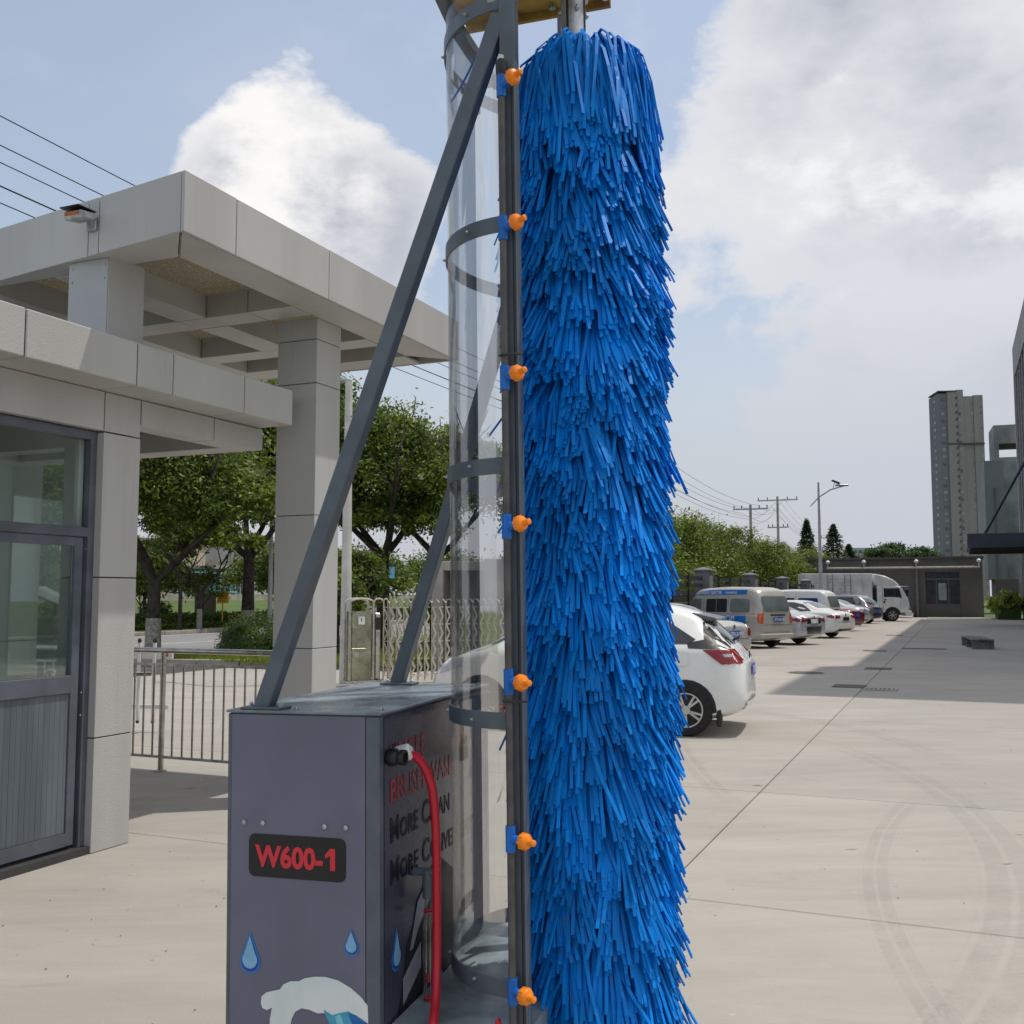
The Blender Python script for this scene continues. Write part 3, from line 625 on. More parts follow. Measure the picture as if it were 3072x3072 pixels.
# ------------------------------------------------------------------ barrier, plate-reading camera, bollards
redw = pm('red_reflective', (.55, .02, .05), .5)
bar_ = thing('boom_barrier', 'white boom barrier with red reflective bands and hanging rods behind the railing', 'barrier', Vector((-4.33, 12.3, 0)), R(-12))
B1('boom', white_pl, bar_, -2.6, .32, -.02, .02, .86, .95, bevel=.006)
B1('lower_bar', white_pl, bar_, -2.6, .28, -.015, .015, .27, .32, bevel=.004)
for x0, x1, z0, z1 in ((-.42, -.18, .885, .925), (.2, .27, .885, .925), (.17, .22, .28, .31), (-.42, -.33, .28, .31), (-1.2, -.9, .885, .925)): B1('red_band', redw, bar_, x0, x1, -.023, -.0205, z0, z1)
for x in (-2.0, -1.3, -.6, -.10, .10):
    h = B1('hanging_rod', white_pl, bar_, x - .02, x + .02, -.05, -.024, .13, 1.05, bevel=.005)
    MB().lathe([(.02, 0), (.022, .03), (.012, .05)], 10, Matrix.Translation((x, -.037, 1.05))).build('rod_cap', black, h); MB().lathe([(.012, -.03), (.022, -.01), (.02, .0)], 10, Matrix.Translation((x, -.037, .13))).build('rod_cap', black, h)
B1('cabinet', pm('barrier_orange', (.6, .25, .03), .5), bar_, -3.0, -2.6, -.18, .18, 0, 1.1, bevel=.02)

lpr = thing('plate_camera_post', 'black plate-reader post with a white-hooded camera, seen through the door glass', 'camera post', Vector((-4.63, 10.45, 0)), R(-10))
B1('cabinet', black, lpr, -.22, .04, -.12, .12, 0, 1.40, bevel=.03)
B1('display', pm('display_dark', (.02, .02, .02), .2), lpr, .041, .045, -.1, .1, 1.0, 1.3); B1('display_sign', pm('sign_red', (.6, .03, .03), .4), lpr, .046, .048, -.02, .05, 1.10, 1.28)
mb = MB(); mb.prism([(-.20, -.07, 1.63), (.30, -.07, 1.42), (.33, -.07, 1.47), (-.17, -.07, 1.70)], (0, .14, 0)); mb.build('hood', pm('hood_offwhite', (.6, .6, .52), .5), lpr, bevel=.005)
mb = MB(); mb.prism([(-.22, -.055, 1.60), (.22, -.055, 1.41), (.26, -.055, 1.44), (-.18, -.055, 1.66), (-.24, -.055, 1.64)], (0, .11, 0)); mb.build('camera_body', black, lpr)
MB().tube([(-.02, 0, 1.39), (-.02, 0, 1.5)], .03, 8).build('mount', black, lpr); MB().tube([(.05, 0, 1.39), (.05, 0, 1.48)], .01, 6).build('stay', black, lpr)
MB().tube([(-.2, -.03, 1.56), (-.28, -.03, 1.52), (-.36, -.03, 1.44), (-.37, -.03, 1.36), (-.3, -.03, 1.33), (-.2, -.03, 1.35)], .015, 8).build('cable', galv, lpr, smooth=True)
for i, (x, y, h) in enumerate(((-4.28, 9.6, .92), (-4.23, 10.3, 1.1))):
    bo = thing('steel_bollard', ('short ball-topped steel bollard in front of the plate-reader post', 'taller ball-topped steel bollard behind the short one by the plate-reader post')[i], 'bollard', Vector((x, y, 0)), group='ball-topped steel bollards')
    MB().tube([(0, 0, 0), (0, 0, h - .1)], .048, 14).build('post', steel, bo, smooth=True)
    MB().lathe([(.01, h - .12)] + [(.065 * math.sin(t), h - .055 - .065 * math.cos(t)) for t in [k * PI / 8 for k in range(1, 8)]] + [(.01, h + .01)], 16).build('ball', steel, bo, smooth=True)
    MB().tube([(0, 0, h - .28), (.6, .1, h - .28)], .022, 8).build('side_rail', steel, bo, smooth=True)

# ------------------------------------------------------------------ sliding gate
gt = thing('sliding_gate', 'stainless steel folding sliding gate with motor cabinet behind the washing machine', 'gate', Vector((-2.93, 18.35, 0)), math.atan2(.9, 2.0))
gsteel = pm('gate_steel', (.62, .58, .50), .30, .9, .12, 7); gcab = pm('gate_cabinet_steel', (.40, .41, .30), .26, .9, .25, 2.5)
def arch(parent, x0, x1, y, h, r=.018, name='hoop_frame'):
    pts = [(x0, y, .12), (x0, y, h - .07)] + [(x0 + (x1 - x0) * (.5 - .5 * math.cos(t)), y, h - .07 + .07 * math.sin(t)) for t in [k * PI / 6 for k in range(1, 6)]] + [(x1, y, h - .07), (x1, y, .12)]
    return MB().tube(pts, r, 8).build(name, gsteel, parent, smooth=True)
cabn = B1('motor_cabinet', gcab, gt, .03, .40, -.14, .18, .1, 1.33, bevel=.01)
B1('motor_cabinet_cover', gcab, gt, .04, .39, -.155, -.141, .72, 1.30, bevel=.004); B1('motor_cabinet_cover', gcab, gt, .04, .39, -.155, -.141, .12, .68, bevel=.004)
B1('notice', white_pl, cabn, .15, .27, -.162, -.158, 1.10, 1.24); B1('notice_mark', black, cabn, .20, .215, -.165, -.163, 1.15, 1.21); B1('lock_plate', steel_dull, cabn, .05, .17, -.18, -.158, .52, .6)
arch(gt, .0, .43, -.16, 1.56, .02); arch(gt, .0, .43, .2, 1.56, .02)
B1('control_box', steel_dull, gt, .47, .58, -.12, .12, .12, 1.30, bevel=.02); B1('control_window', black, gt, .48, .57, -.126, -.122, 1.0, 1.22)
arch(gt, .44, .62, -.15, 1.56, .016); arch(gt, .62, .70, -.15, 1.56, .012)
for z in (0,): B1('base_plate', steel_dull, gt, -.05, .65, -.17, .22, .05, .11)
n = 22; dx = .135
for i in range(n):
    x = .72 + i * dx
    fr_ = MB()
    for yy in (-.17, .17): fr_.tube([(x, yy, .08), (x, yy, 1.48)], .013, 6)
    fr_.tube([(x, -.17, 1.48), (x - .02, -.08, 1.545), (x - .02, .08, 1.545), (x, .17, 1.48)], .013, 6)
    fr_.build('gate_frame', gsteel, gt, smooth=True)
    if i < n - 1:
        for yy in (-.18, .18):
            sc_ = MB()
            for k in range(4):
                z0 = .15 + k * .31
                sc_.bar((x, yy, z0), (x + dx * .55, yy, z0 + .155), .008, .026, (0, 1, 0)); sc_.bar((x + dx * .55, yy, z0 + .155), (x + .01, yy, z0 + .31), .008, .026, (0, 1, 0))
            for z in (.16, .47, .78, 1.09, 1.40): sc_.box(x - .01, x + dx * .6, yy - .006, yy + .006, z - .008, z + .008)
            sc_.build('scissor_bars', gsteel, gt)
for i in range(0, n, 4): MB().lathe([(.03, -.012), (.03, .012)], 10, Matrix.Translation((.72 + i * dx, -.17, .04)) @ Matrix.Rotation(R(90), 4, 'X')).build('gate_wheel', yellow, gt)

# concrete gate wall behind the shield
gw = thing('concrete_gate_wall', 'bare concrete gate pier with a recess, seen through the clear shield', 'wall', Vector((-1.75, 22.4, 0)), R(-8))
B1('pier', concrete_pm, gw, 0, .25, 0, 1.2, 0, 2.36, bevel=.01); B1('lintel', concrete_pm, gw, .25, 1.2, 0, 1.2, 2.16, 2.36, bevel=.01); B1('recess_back', concrete_pm, gw, .25, 1.2, .8, 1.0, 0, 2.16)
B1('pier', concrete_pm, gw, 1.2, 2.6, -.3, 1.2, 0, 2.40, bevel=.01); B1('pier_side', concrete_pm, gw, 2.6, 5.0, .0, .4, 0, 2.3, bevel=.01)

# slim tapered lamp pole near the canopy column
lp = thing('lamp_pole', 'slim tapered white lamp pole rising beside the right canopy column', 'lamp post', Vector((-3.05, 18.9, .0)))
MB().tube([(0, 0, 0), (0, 0, 3), (0, 0, 5.6)], [.11, .085, .066], 14).build('pole', pm('pole_offwhite', (.58, .57, .53), .5, 0, .1, 3), lp, smooth=True)
for z in (4.85, 4.93): MB().lathe([(.078, z), (.078, z + .02)], 12).build('strap', galv, lp)
MB().tube([(0, 0, 5.6), (-.3, .3, 5.75), (-.9, .9, 5.8)], [.05, .04, .035], 8).build('arm', galv, lp, smooth=True)
B1('lamp_head', galv, lp, -1.25, -.85, .82, 1.0, 5.76, 5.82, bevel=.01)
lp2 = thing('lamp_pole', 'thin white lamp pole standing beside the dark street tree trunk', 'lamp post', g3(42.9, 31.8, .1))
MB().tube([(0, 0, 0), (0, 0, 1), (0, 0, 8)], [.16, .12, .07], 12).build('pole', MATS['pole_offwhite'], lp2, smooth=True)
MB().tube([(0, 0, 8), (-1.5, 0, 8.4)], .04, 8).build('arm', galv, lp2); B1('lamp_head', galv, lp2, -2.1, -1.4, -.1, .1, 8.36, 8.44)
sg = thing('yellow_sign', 'small yellow notice board on a stick in the far hedge', 'sign', g3(40.6, 32.9, .1))
B1('board', pm('yellow_sign_face', (.80, .42, .02), .5), sg, -.28, .28, -.02, .02, 1.15, 1.75); B1('stake', MATS['yellow_sign_face'], sg, -.03, .03, -.015, .015, 0, 1.15)
for i in range(4): B1('writing_line', pm('sign_brown', (.30, .13, .02), .6), sg, -.2, .2, -.026, -.022, 1.26 + i * .11, 1.29 + i * .11)
bx = thing('brown_service_box', 'brown utility box standing on the far lawn', 'utility box', g3(44.6, 37.3, .1)); B1('body', pm('box_brown', (.20, .15, .11), .7), bx, -.5, .5, -.3, .3, 0, 1.6, bevel=.03); B1('cap', MATS['box_brown'], bx, -.54, .54, -.34, .34, 1.6, 1.68)

# far side of the street: low wall with fence, playground frame, colourful sheds
fw = thing('far_fence', 'white fence on a low wall at the top of the far lawn', 'fence', W(22, 52, 1.25), ROT)
B1('wall', kerbm, fw, 0, 90, 0, .3, 0, .5)
wf = pm('white_fence_paint', (.55, .58, .58), .6)
B1('top_rail', wf, fw, 0, 90, .1, .16, 2.1, 2.18); B1('bottom_rail', wf, fw, 0, 90, .1, .16, .65, .72)
p0 = B1('picket', wf, fw, 0, .05, .11, .15, .5, 2.3)
for i in range(1, 150): inst(p0, fw, (i * .6, 0, 0))
bl = [(30, 56, 8, 5, 5.5, (.58, .44, .32), 'peach-coloured shop building behind the far fence'), (43, 60, 12, 6, 8.5, (.48, .46, .42), 'grey office block behind the far fence'), (66, 54.5, 5, 4, 2.6, (.05, .27, .30), 'teal cabin behind the far fence'), (50, 62, 24, 8, 5.0, (.60, .50, .40), 'long peach building behind the playground'), (76, 58, 22, 8, 5.0, (.62, .60, .56), 'pale showroom behind the far trees')]
winm = pm('dark_window_glass', (.05, .07, .09), .1, 0, .3, 1.5, spec=.8)
for i, (a, b, L_, D_, H_, col, lab) in enumerate(bl):
    t = thing('far_building', lab, 'building', W(a, b, 1.2), ROT)
    m = pm('far_wall_%d' % i, col, .8, 0, .08, .5)
    B1('wall', m, t, 0, L_, 0, D_, 0, H_); B1('roof', kerbm, t, -.2, L_ + .2, -.25, D_ + .2, H_, H_ + .25)
    for k in range(int(L_ / 2)):
        for zz in range(1, int(H_ / 2.6) + 1):
            wn_ = B1('window', winm, t, .5 + k * 2, 1.7 + k * 2, -.03, -.005, zz * 2.6 - 1.6, zz * 2.6 - .3)
sl = thing('play_slide', 'red and pink playground slide behind the far fence', 'slide', W(42.6, 50.6, 1.25), ROT)
pk = pm('pink_plastic', (.60, .10, .14), .4)
mb = MB(); mb.tube([(0, 0, 3.2), (.9, 0, 3.4), (1.8, 0, 3.1)], [.35, .45, .35], 10); mb.build('canopy', pk, sl, smooth=True)
MB().tube([(.9, 0, 2.6), (1.1, 0, 1.6), (1.5, 0, .7), (2.2, 0, .3)], .3, 8).build('slide_tube', pk, sl, smooth=True)
for x in (.2, 1.6): MB().tube([(x, 0, 0), (x, 0, 3.2)], .06, 6).build('post', wf, sl)
cs = thing('street_kiosk', 'light blue shop awning with pale kiosk beyond the sliding gate', 'kiosk', W(52, 26 + 6.8, .1), ROT)
B1('body', pm('kiosk_white', (.6, .62, .62), .6), cs, 0, 3.5, 0, 2.5, 0, 2.6); B1('awning', pm('sky_blue_paint', (.10, .36, .62), .5), cs, -.3, 3.8, -.8, .4, 2.62, 3.3)
B1('window', winm, cs, .5, 1.5, -.02, -.003, 1, 2)

# ------------------------------------------------------------------ roadside wall fence (right of the brush)
fnc = thing('boundary_fence', 'dark boundary fence with grey pillars and horizontal boards behind the parked cars', 'fence', W(0, 8.3), ROT)
pilm = pm('pillar_render', (.20, .20, .218), .8, 0, .1, 1.5); dkf = pm('fence_black', (.022, .022, .026), .6); dkb = pm('fence_board', (.03, .03, .034), .5)
def pillar(a):
    p_ = B1('pillar', pilm, fnc, a - .27, a + .27, -.27, .27, 0, 2.5, bevel=.01)
    B1('pillar_cap', pilm, p_, a - .33, a + .33, -.33, .33, 2.5, 2.55, bevel=.01)
    MB().add([(a - .33, -.33, 2.55), (a + .33, -.33, 2.55), (a + .33, .33, 2.55), (a - .33, .33, 2.55), (a, 0, 2.66)], [(0, 1, 4), (1, 2, 4), (2, 3, 4), (3, 0, 4)]).build('pillar_point', pilm, p_)
A0 = [27.5, 36.8, 46.0, 55.3, 64.5, 73.5, 82]
for a in A0: pillar(a)
for i in range(len(A0) - 1):
    a0, a1 = A0[i] + .3, A0[i + 1] - .3
    for k in range(9): B1('fence_board', dkf if k < 6 else dkb, fnc, a0, a1, -.02 + .012 * (k % 2), .02 + .012 * (k % 2), .12 + k * .255, .12 + k * .255 + (.245 if k < 6 else .14))
    for k in range(1, 4): x = a0 + (a1 - a0) * k / 4; B1('fence_post', dkf, fnc, x - .04, x + .04, -.06, .0 - .025, 0, 2.4)

# trees behind the fence
rr2 = random.Random(5)
specs = [(41, 14, 6.2), (47, 16.5, 7.0), (52, 13.5, 6.0), (56, 17, 7.4), (62, 14, 6.3), (67, 17.5, 7.4), (72, 13.5, 6.0), (78, 16, 6.2), (84, 13, 5.6), (90, 16.5, 6.6), (97, 13.5, 6.2), (104, 16, 6.6), (112, 13, 6.4)]
desc = ['bright green bushy', 'olive green loose-topped', 'dark green dense', 'rusty-tipped green', 'mid green rounded', 'yellow-green broad', 'deep green low', 'pale green feathery', 'dusky green tall', 'leafy green wide', 'shaded green narrow', 'soft green distant', 'last dark green']
for i, (a, b, h) in enumerate(specs):
    r_ = rr2.uniform(2.6, 3.4)
    ms = [lf_mid, lf_lite, lf_rust] if i % 3 == 1 else [lf_dark, lf_mid, lf_lite]
    pr = (.45, .38, .17) if i % 3 == 1 else ((.25, .45, .3) if i % 2 else (.2, .4, .4))
    bs = [(rr2.uniform(-1.2, 1.2), rr2.uniform(-1.2, 1.2), h * .55, r_, r_, h * .42), (rr2.uniform(-2, 2), rr2.uniform(-1, 1), h * .78, r_ * .6, r_ * .6, h * .20), (rr2.uniform(-2, 2), 0, h * .35, r_ * 1.1, r_ * 1.1, h * .28)]
    tree(desc[i] + ' tree behind the dark fence, number %d counting from the brush' % (i + 1) if False else desc[i] + ' tree standing behind the dark boundary fence', g3(a, b, -.1), 1.6, .14, 3, 1.8, bs, 19000, .095, 80 + i, probs=pr, mats=ms, group='trees behind the boundary fence', name='roadside_tree', cl=40, spread=.14)
def conifer(label, loc, h, r, seed):
    t = thing('conifer', label, 'tree', loc, group='conifers behind the low building'); MB().tube([(0, 0, 0), (0, 0, h)], [.16, .02], 8).build('trunk', bark, t)
    rs = np.random.RandomState(seed); n = 9000; tier = 16
    k = rs.uniform(0, tier, n); k = k * .55 + .45 * np.round(k); zt = h * (.10 + .90 * k / tier) + rs.normal(0, .10, n); rad = r * (1 - (zt / h)) ** .8 + .12; ang = rs.uniform(0, 2 * PI, n); br = (np.round(ang / (2 * PI) * 9 + np.round(k) * .37) / 9) * 2 * PI + rs.normal(0, .16, n); rad = rad * (1 + .25 * np.sin(br * 3 + np.round(k) * 2.1))
    q = rs.uniform(.1, 1, n) ** .7; P = np.c_[np.cos(br) * rad * q, np.sin(br) * rad * q, zt - q * rad * .28 + rs.normal(0, .07, n) + (q ** 3) * .12]
    nr = rs.normal(size=(n, 3)) + [0, 0, 1]; nr /= np.linalg.norm(nr, axis=1)[:, None]; tt = np.c_[np.cos(br), np.sin(br), np.full(n, -.2)]; b = np.cross(nr, tt); s = .14 * rs.uniform(.6, 1.3, n)[:, None]
    raw_mesh('crown', np.stack([P - tt * s, P - b * s * .35, P + tt * s, P + b * s * .35], 1).reshape(-1, 3), np.arange(4 * n).reshape(-1, 4), [lf_fir], None, t)
conifer('narrow dark conifer left of the street lamp', Vector((27.4, 95, 0)), 8.6, 1.9, 3)
conifer('broad blue-green conifer right of the street lamp', Vector((30.8, 98, 0)), 8.4, 2.6, 4)
conifer('shorter conifer beside the broad one', Vector((32.9, 100, 0)), 6.6, 2.0, 5)
for i, (x, y_, h, r_) in enumerate(((36.6, 100, 6.6, 2.0), (39.9, 101, 6.3, 2.1), (34, 104, 5.6, 1.6))):
    tree(('spreading green tree showing above the low grey building, left of two', 'spreading green tree showing above the low grey building beside the tower', 'small tree behind the conifers over the low roof')[i], Vector((x, y_, 0)), 3, .14, 4, 2, [(0, 0, h - .9, r_, r_, .8), (.6, 0, h - .3, r_ * .6, r_ * .6, .4)], 4500, .14, 120 + i, mats=[lf_fir, lf_dark, lf_mid], probs=(.4, .4, .2), group='trees behind the low building', cl=30)

# ------------------------------------------------------------------ utility poles and wires
def upole(label, a, b, h, arms):
    t = thing('utility_pole', label, 'utility pole', W(a, b), ROT, 'utility poles along the street')
    MB().tube([(0, 0, 0), (0, 0, h)], [.19, .12], 10).build('pole', pm('pole_concrete', (.42, .41, .38), .85), t, smooth=True)
    for z, l in arms:
        c = B1('crossarm', galv, t, -.06, .06, -l / 2, l / 2, z - .07, z + .07)
        for y_ in (-l / 2 + .1, -l / 4, l / 4, l / 2 - .1): MB().lathe([(.03, 0), (.06, .08), (.04, .14), (.07, .2), (.03, .28)], 8, Matrix.Translation((0, y_, z + .07))).build('insulator', pm('insulator_brown', (.12, .08, .07), .3), c)
    return t
upole('concrete utility pole nearer the brush, lower one with a short crossarm', 95, 17, 10.0, [(9.6, 3.2)])
upole('taller concrete utility pole with two crossarms beside the street lamp', 111, 17, 12.2, [(11.8, 4.2), (8.9, 2.2)])
upole('concrete utility pole hidden mostly by the blue brush', 52, 17, 11.3, [(11.0, 3.2)])
upole('small distant utility pole between the lamp and the taller pole', 150, 15.6, 10.2, [(9.8, 3)])
def wires(a0, z0, a1, z1, label, group='overhead wires'):
    for i, (db, dz) in enumerate(((-.7, .05), (-.3, -.30), (.3, -.33), (.7, -.62), (0, -.95), (.3, -1.15))):
        pts = []
        for k in range(25):
            t = k / 24; pts.append(W(a0 + (a1 - a0) * t, 17 + db, z0 + (z1 - z0) * t + dz - 4 * .85 * t * (1 - t)))
        o = MB().tube(pts, .013, 4).build('overhead_wire', black); tag(o, label % ('first', 'second', 'third', 'fourth', 'fifth', 'sixth')[i], 'wire', group)
wires(-20, 11.9, 52, 10.95, '%s of six black overhead wires sloping down above the canopy')
wires(52, 10.95, 95, 9.85, '%s of six black overhead wires running from the brush to the nearer pole')
wires(95, 9.85, 111, 11.9, '%s of six short wires between the two concrete poles')
wires(111, 11.9, 150, 10.0, '%s of six wires beyond the taller concrete pole')
# street lamp by the truck
sl_ = thing('street_lamp', 'tall thin street lamp with a curved arm above the truck', 'street lamp', Vector((18.35, 61, 0)), R(-4))
MB().tube([(0, 0, 0), (0, 0, 4), (0, 0, 8.4)], [.15, .10, .06], 12).build('pole', pm('lamp_pole_white', (.55, .56, .58), .45), sl_, smooth=True)
MB().tube([(-.5, 0, 6.95), (0, 0, 7.5), (.7, 0, 7.95), (1.6, 0, 8.2)], [.03, .045, .045, .035], 8).build('arm', MATS['lamp_pole_white'], sl_, smooth=True)
B1('lamp_head', galv, sl_, 1.0, 1.75, -.12, .12, 8.16, 8.26, bevel=.02); MB().tube([(.85, 0, 8.0), (.95, 0, 8.4)], .02, 6).build('stem', galv, sl_)
MB().prism([(.8, -.15, 8.5), (1.25, -.15, 8.3), (1.28, -.15, 8.34), (.83, -.15, 8.54)], (0, .4, 0)).build('solar_panel', black, sl_)

# ------------------------------------------------------------------ low grey building at the end of the yard
lowm = pm('grey_render', (.13, .12, .112), .85, 0, .08, .6, world=True)
lb = thing('low_building', 'low grey building with a roof pipe at the far end of the yard', 'building', W(84.6, 0), ROT)
H_ = 4.45
B1('wall', lowm, lb, 0, 8, 6.2, 12.5, 0, H_, bevel=.02); B1('wall', lowm, lb, 0, 8, -2.0, -.4, 0, H_, bevel=.02)
B1('wall', lowm, lb, 0, .3, -.4, 2.0, 0, .95); B1('wall', lowm, lb, 0, 8, -.4, 2.0, 3.45, H_ - .002); B1('wall', lowm, lb, .0, 8, 2.0, 2.75, 0, H_ - .001); B1('wall', lowm, lb, .12, 8, 2.75, 6.2, 0, H_ - .003)
B1('back_wall', lowm, lb, 3, 3.2, -.4, 2.0, 0, 3.45)
B1('roof_edge', pm('dark_coping', (.10, .095, .09), .7), lb, -.12, 8.1, -2.1, 12.6, H_, H_ + .16)
wn = B1('window', frame_dk, lb, .1, .18, -.4, 2.0, .95, 1.02); B1('frame_bar', frame_dk, wn, .1, .18, -.4, 2.0, 2.85, 2.95); B1('frame_bar', frame_dk, wn, .1, .18, .35, .43, 1.02, 2.85); B1('frame_bar', frame_dk, wn, .1, .18, 1.2, 1.28, 1.02, 2.85)
B1('pane', pm('dim_window', (.03, .035, .045), .25, 0, .3, 2, spec=.35), wn, .13, .15, -.4, 2.0, 1.02, 2.85); B1('poster', pm('poster_pale', (.28, .34, .30), .6), wn, .121, .127, .55, 1.1, 1.3, 2.6)
B1('transom_pane', MATS['dim_window'], wn, .13, .15, -.4, 2.0, 2.95, 3.45)
MB().tube([(-.1, 2.6, 0), (-.1, 2.6, H_ - .6)], .11, 8).build('downpipe', pm('pipe_taupe', (.22, .20, .18), .6), lb)
MB().tube([(-.45, -1.8, 3.78), (-.45, 9.2, 3.78)], .08, 8).build('roof_pipe', pm('pipe_pale', (.52, .50, .46), .5), lb, smooth=True)
for y_ in (-1.75, 2.6, 6.4, 9.1): l_ = MB().tube([(-.45, y_, 3.8), (-.45, y_, 4.2)], .05, 6).build('lamp_stem', MATS['pipe_pale'], lb); MB().lathe([(.02, 0), (.16, .06), (.17, .16), (.1, .26), (.02, .3)], 10, Matrix.Translation((-.45, y_, 4.12))).build('lamp_globe', white_pl, l_, smooth=True)
# sand heap-like concrete ramp near its foot
rp = MB().prism([W(80.5, 2.9), W(84.55, 2.9), W(84.55, 9)], (0, 0, .05)).build('pavement_ramp', kerbm); rp.data.vertices[4].co.z += .35; rp.data.vertices[5].co.z += .35; struct(rp); tag(rp, 'pale concrete ramp at the foot of the low building')
kk = struct(B1('pale_apron', kerbm, None, 80.0, 84.5, -8, 1.9, .002, .03, rz=ROT)); tag(kk, 'sunlit pale apron along the far end of the yard')

# ------------------------------------------------------------------ tall building on the right with glass front and steel canopy
rb = thing('office_block', 'tall grey office block with glazed front at the right edge', 'building', W(0, 0), ROT)
RW = -4.45
offm = pm('office_cladding', (.21, .205, .20), .55, 0, .08, .6, world=True)
glz = pm('office_glass', (.045, .058, .075), .06, 0, .2, .8, spec=.9, world=True)
X0, X1, HB = 22.6, 82.0, 19.6
B1('body', offm, rb, X0, X1, RW - 14, RW - .35, 0, HB - .3)
B1('parapet', offm, rb, X0, X1, RW - .35, RW, HB - 2.3, HB, bevel=.01)
B1('roof_plant_room', offm, rb, X0, X0 + 7.2, RW - 6, RW - .001, HB, HB + 2.0)
B1('end_pier', offm, rb, X1 - .9, X1, RW - .35, RW, 0, HB - 2.3); B1('end_pier', offm, rb, X0, X0 + .6, RW - .35, RW, 0, HB - 2.3)
x = X0 + .6; k = 0
while x < X1 - 1.5:
    x2 = min(x + 2.4, X1 - .9); wd = x2 - x
    for z0, z1 in ((.3, 4.4), (4.7, 8.4), (8.7, 12.6), (12.9, HB - 2.35)):
        gp = B1('glass_panel', glz, rb, x + .02, x2 - .4, RW - .33, RW - .30, z0, z1)
    B1('fin', pm('fin_paint', (.22, .22, .23), .5), rb, x2 - .4, x2, RW - .35, RW - .04, 0, HB - 2.3)
    x = x2; k += 1
for z in (.0, 4.4, 8.4, 12.6): B1('spandrel', offm, rb, X0 + .6, X1 - .9, RW - .35, RW - .25, z, z + .3)
ec = thing('steel_entrance_canopy', 'dark flat steel canopy hung on tie rods from the office block', 'canopy', W(0, 0), ROT)
navy = pm('navy_steel', (.045, .058, .08), .4, .2, .1, 2)
B1('deck', navy, ec, 58.3, 64.5, RW, RW + 3.75, 4.10, 4.85, bevel=.02)
for k in range(7): B1('soffit_rib', pm('soffit_dark', (.025, .027, .03), .6), ec, 58.6 + k * .9, 58.7 + k * .9, RW + .05, RW + 3.6, 3.98, 4.099)
for a in (58.8, 59.5, 63.8): MB().tube([(a, RW + 2.9, 4.85), (a, RW, 10.2)], .07, 8).build('tie_rod', navy, ec, smooth=True)
# hedge and raw concrete towers beyond
hd_ = thing('hedge', 'bright yellow-green hedge at the foot of the office block', 'hedge', W(80.5, -3.4), ROT)
hr_ = random.Random(4)
crown('foliage', hd_, [(hr_.uniform(-3, 3), hr_.uniform(-.9, .9), hr_.uniform(.5, 1.25), .9, .7, hr_.uniform(.5, .85)) for _ in range(16)], 9000, .10, [lf_dark, lf_mid, lf_lite], 66, (.2, .3, .5), cl=18)
B1('branches', lf_dark, hd_, -3, 3, -.7, .7, 0, 1.0)
def rawmat():
    m = pm('weathered_concrete', (.30, .31, .31), .9, 0, .2, .5, col2=(.15, .16, .165), world=True, detail=8); return m
ct = thing('concrete_tower', 'raw concrete stair tower with an opening near its top', 'building', Vector((48.9, 103, 0)), R(-20))
rwm = rawmat()
B1('shaft', rwm, ct, 0, 5, 0, 5, 0, 15.6); B1('frame_leg', rwm, ct, 0, .45, 0, 5, 15.6, 17.0); B1('frame_leg', rwm, ct, 4.2, 5, 0, 5, 15.6, 17.0); B1('frame_head', rwm, ct, 0, 5, 0, 5, 17.0, 18.9)
ct2 = thing('service_tower', 'smooth grey service tower in front of the raw concrete one', 'building', Vector((45.5, 98, 0)), R(-20))
B1('shaft', pm('grey_panel', (.155, .165, .175), .6, 0, .08, .3), ct2, 0, 1.7, 0, 4, 3.2, 14.6); B1('plinth', pm('dark_plinth', (.09, .08, .075), .8), ct2, .6, 2.6, 0, 4, 0, 3.2); B1('pipe', frame_dk, ct2, .8, .9, -.1, -.02, 3.4, 12)
# far apartment tower
at = thing('apartment_tower', 'dark grey-brown apartment tower standing far behind the low building', 'building', Vector((172.6, 410, 0)), R(-6)); at.scale = (.76, 1, 1)
tw = pm('tower_brown', (.27, .255, .25), .85, 0, .05, .05); tl = pm('tower_blue_grey', (.18, .18, .215), .85, 0, .05, .05); tt = pm('tower_line', (.09, .085, .08), .9)
for x0, x1, z1, m, y0 in ((0, 4.6, 83.5, tl, 0), (4.6, 9.4, 84.0, tw, -.6), (9.4, 13.0, 84.9, tw, 0), (13, 18.2, 82.3, tw, .5), (18.2, 23, 82.6, tw, 0)): B1('wall', m, at, x0, x1, y0, 12, 0, z1)
B1('parapet', tt, at, -.2, 9.4, -.9, 12, 84.02, 84.5); B1('cornice', tt, at, 4.6, 23, -.75, -.0, 62.5, 63.1)
wpale = pm('window_pale', (.30, .30, .31), .4, 0, .3, .2, world=True)
wproto = {}
def win(x, z, w_, h_, m, y):
    key = (w_, h_, m.name, y)
    if key not in wproto: wproto[key] = B1('window', m, at, 0, w_, y - .12, y - .02, 0, h_); wproto[key].location = (x, 0, z)
    else: inst(wproto[key], at, (x, 0, z))
for f in range(28):
    z = 2 + f * 2.9
    B1('balcony_slab', tt, at, 9.0, 9.9, -.75, -.05, z + 1.5, z + 1.75)
    B1('window', wpale if f % 4 else winm, at, -.12, -.02, 3.5, 5.5, z, z + 1.1)
    win(1.5, z, 1.9, 1.1, wpale if f % 3 else winm, 0); 
    win(10.3, z, 1.3, 1.2, winm if f % 4 == 1 else wpale, 0)
    win(17.2, z, .7, 1.3, wpale, .5); win(21.6, z, .7, 1.3, wpale, 0)
    win(8.6, z + .6, .8, .7, tt, -.6)
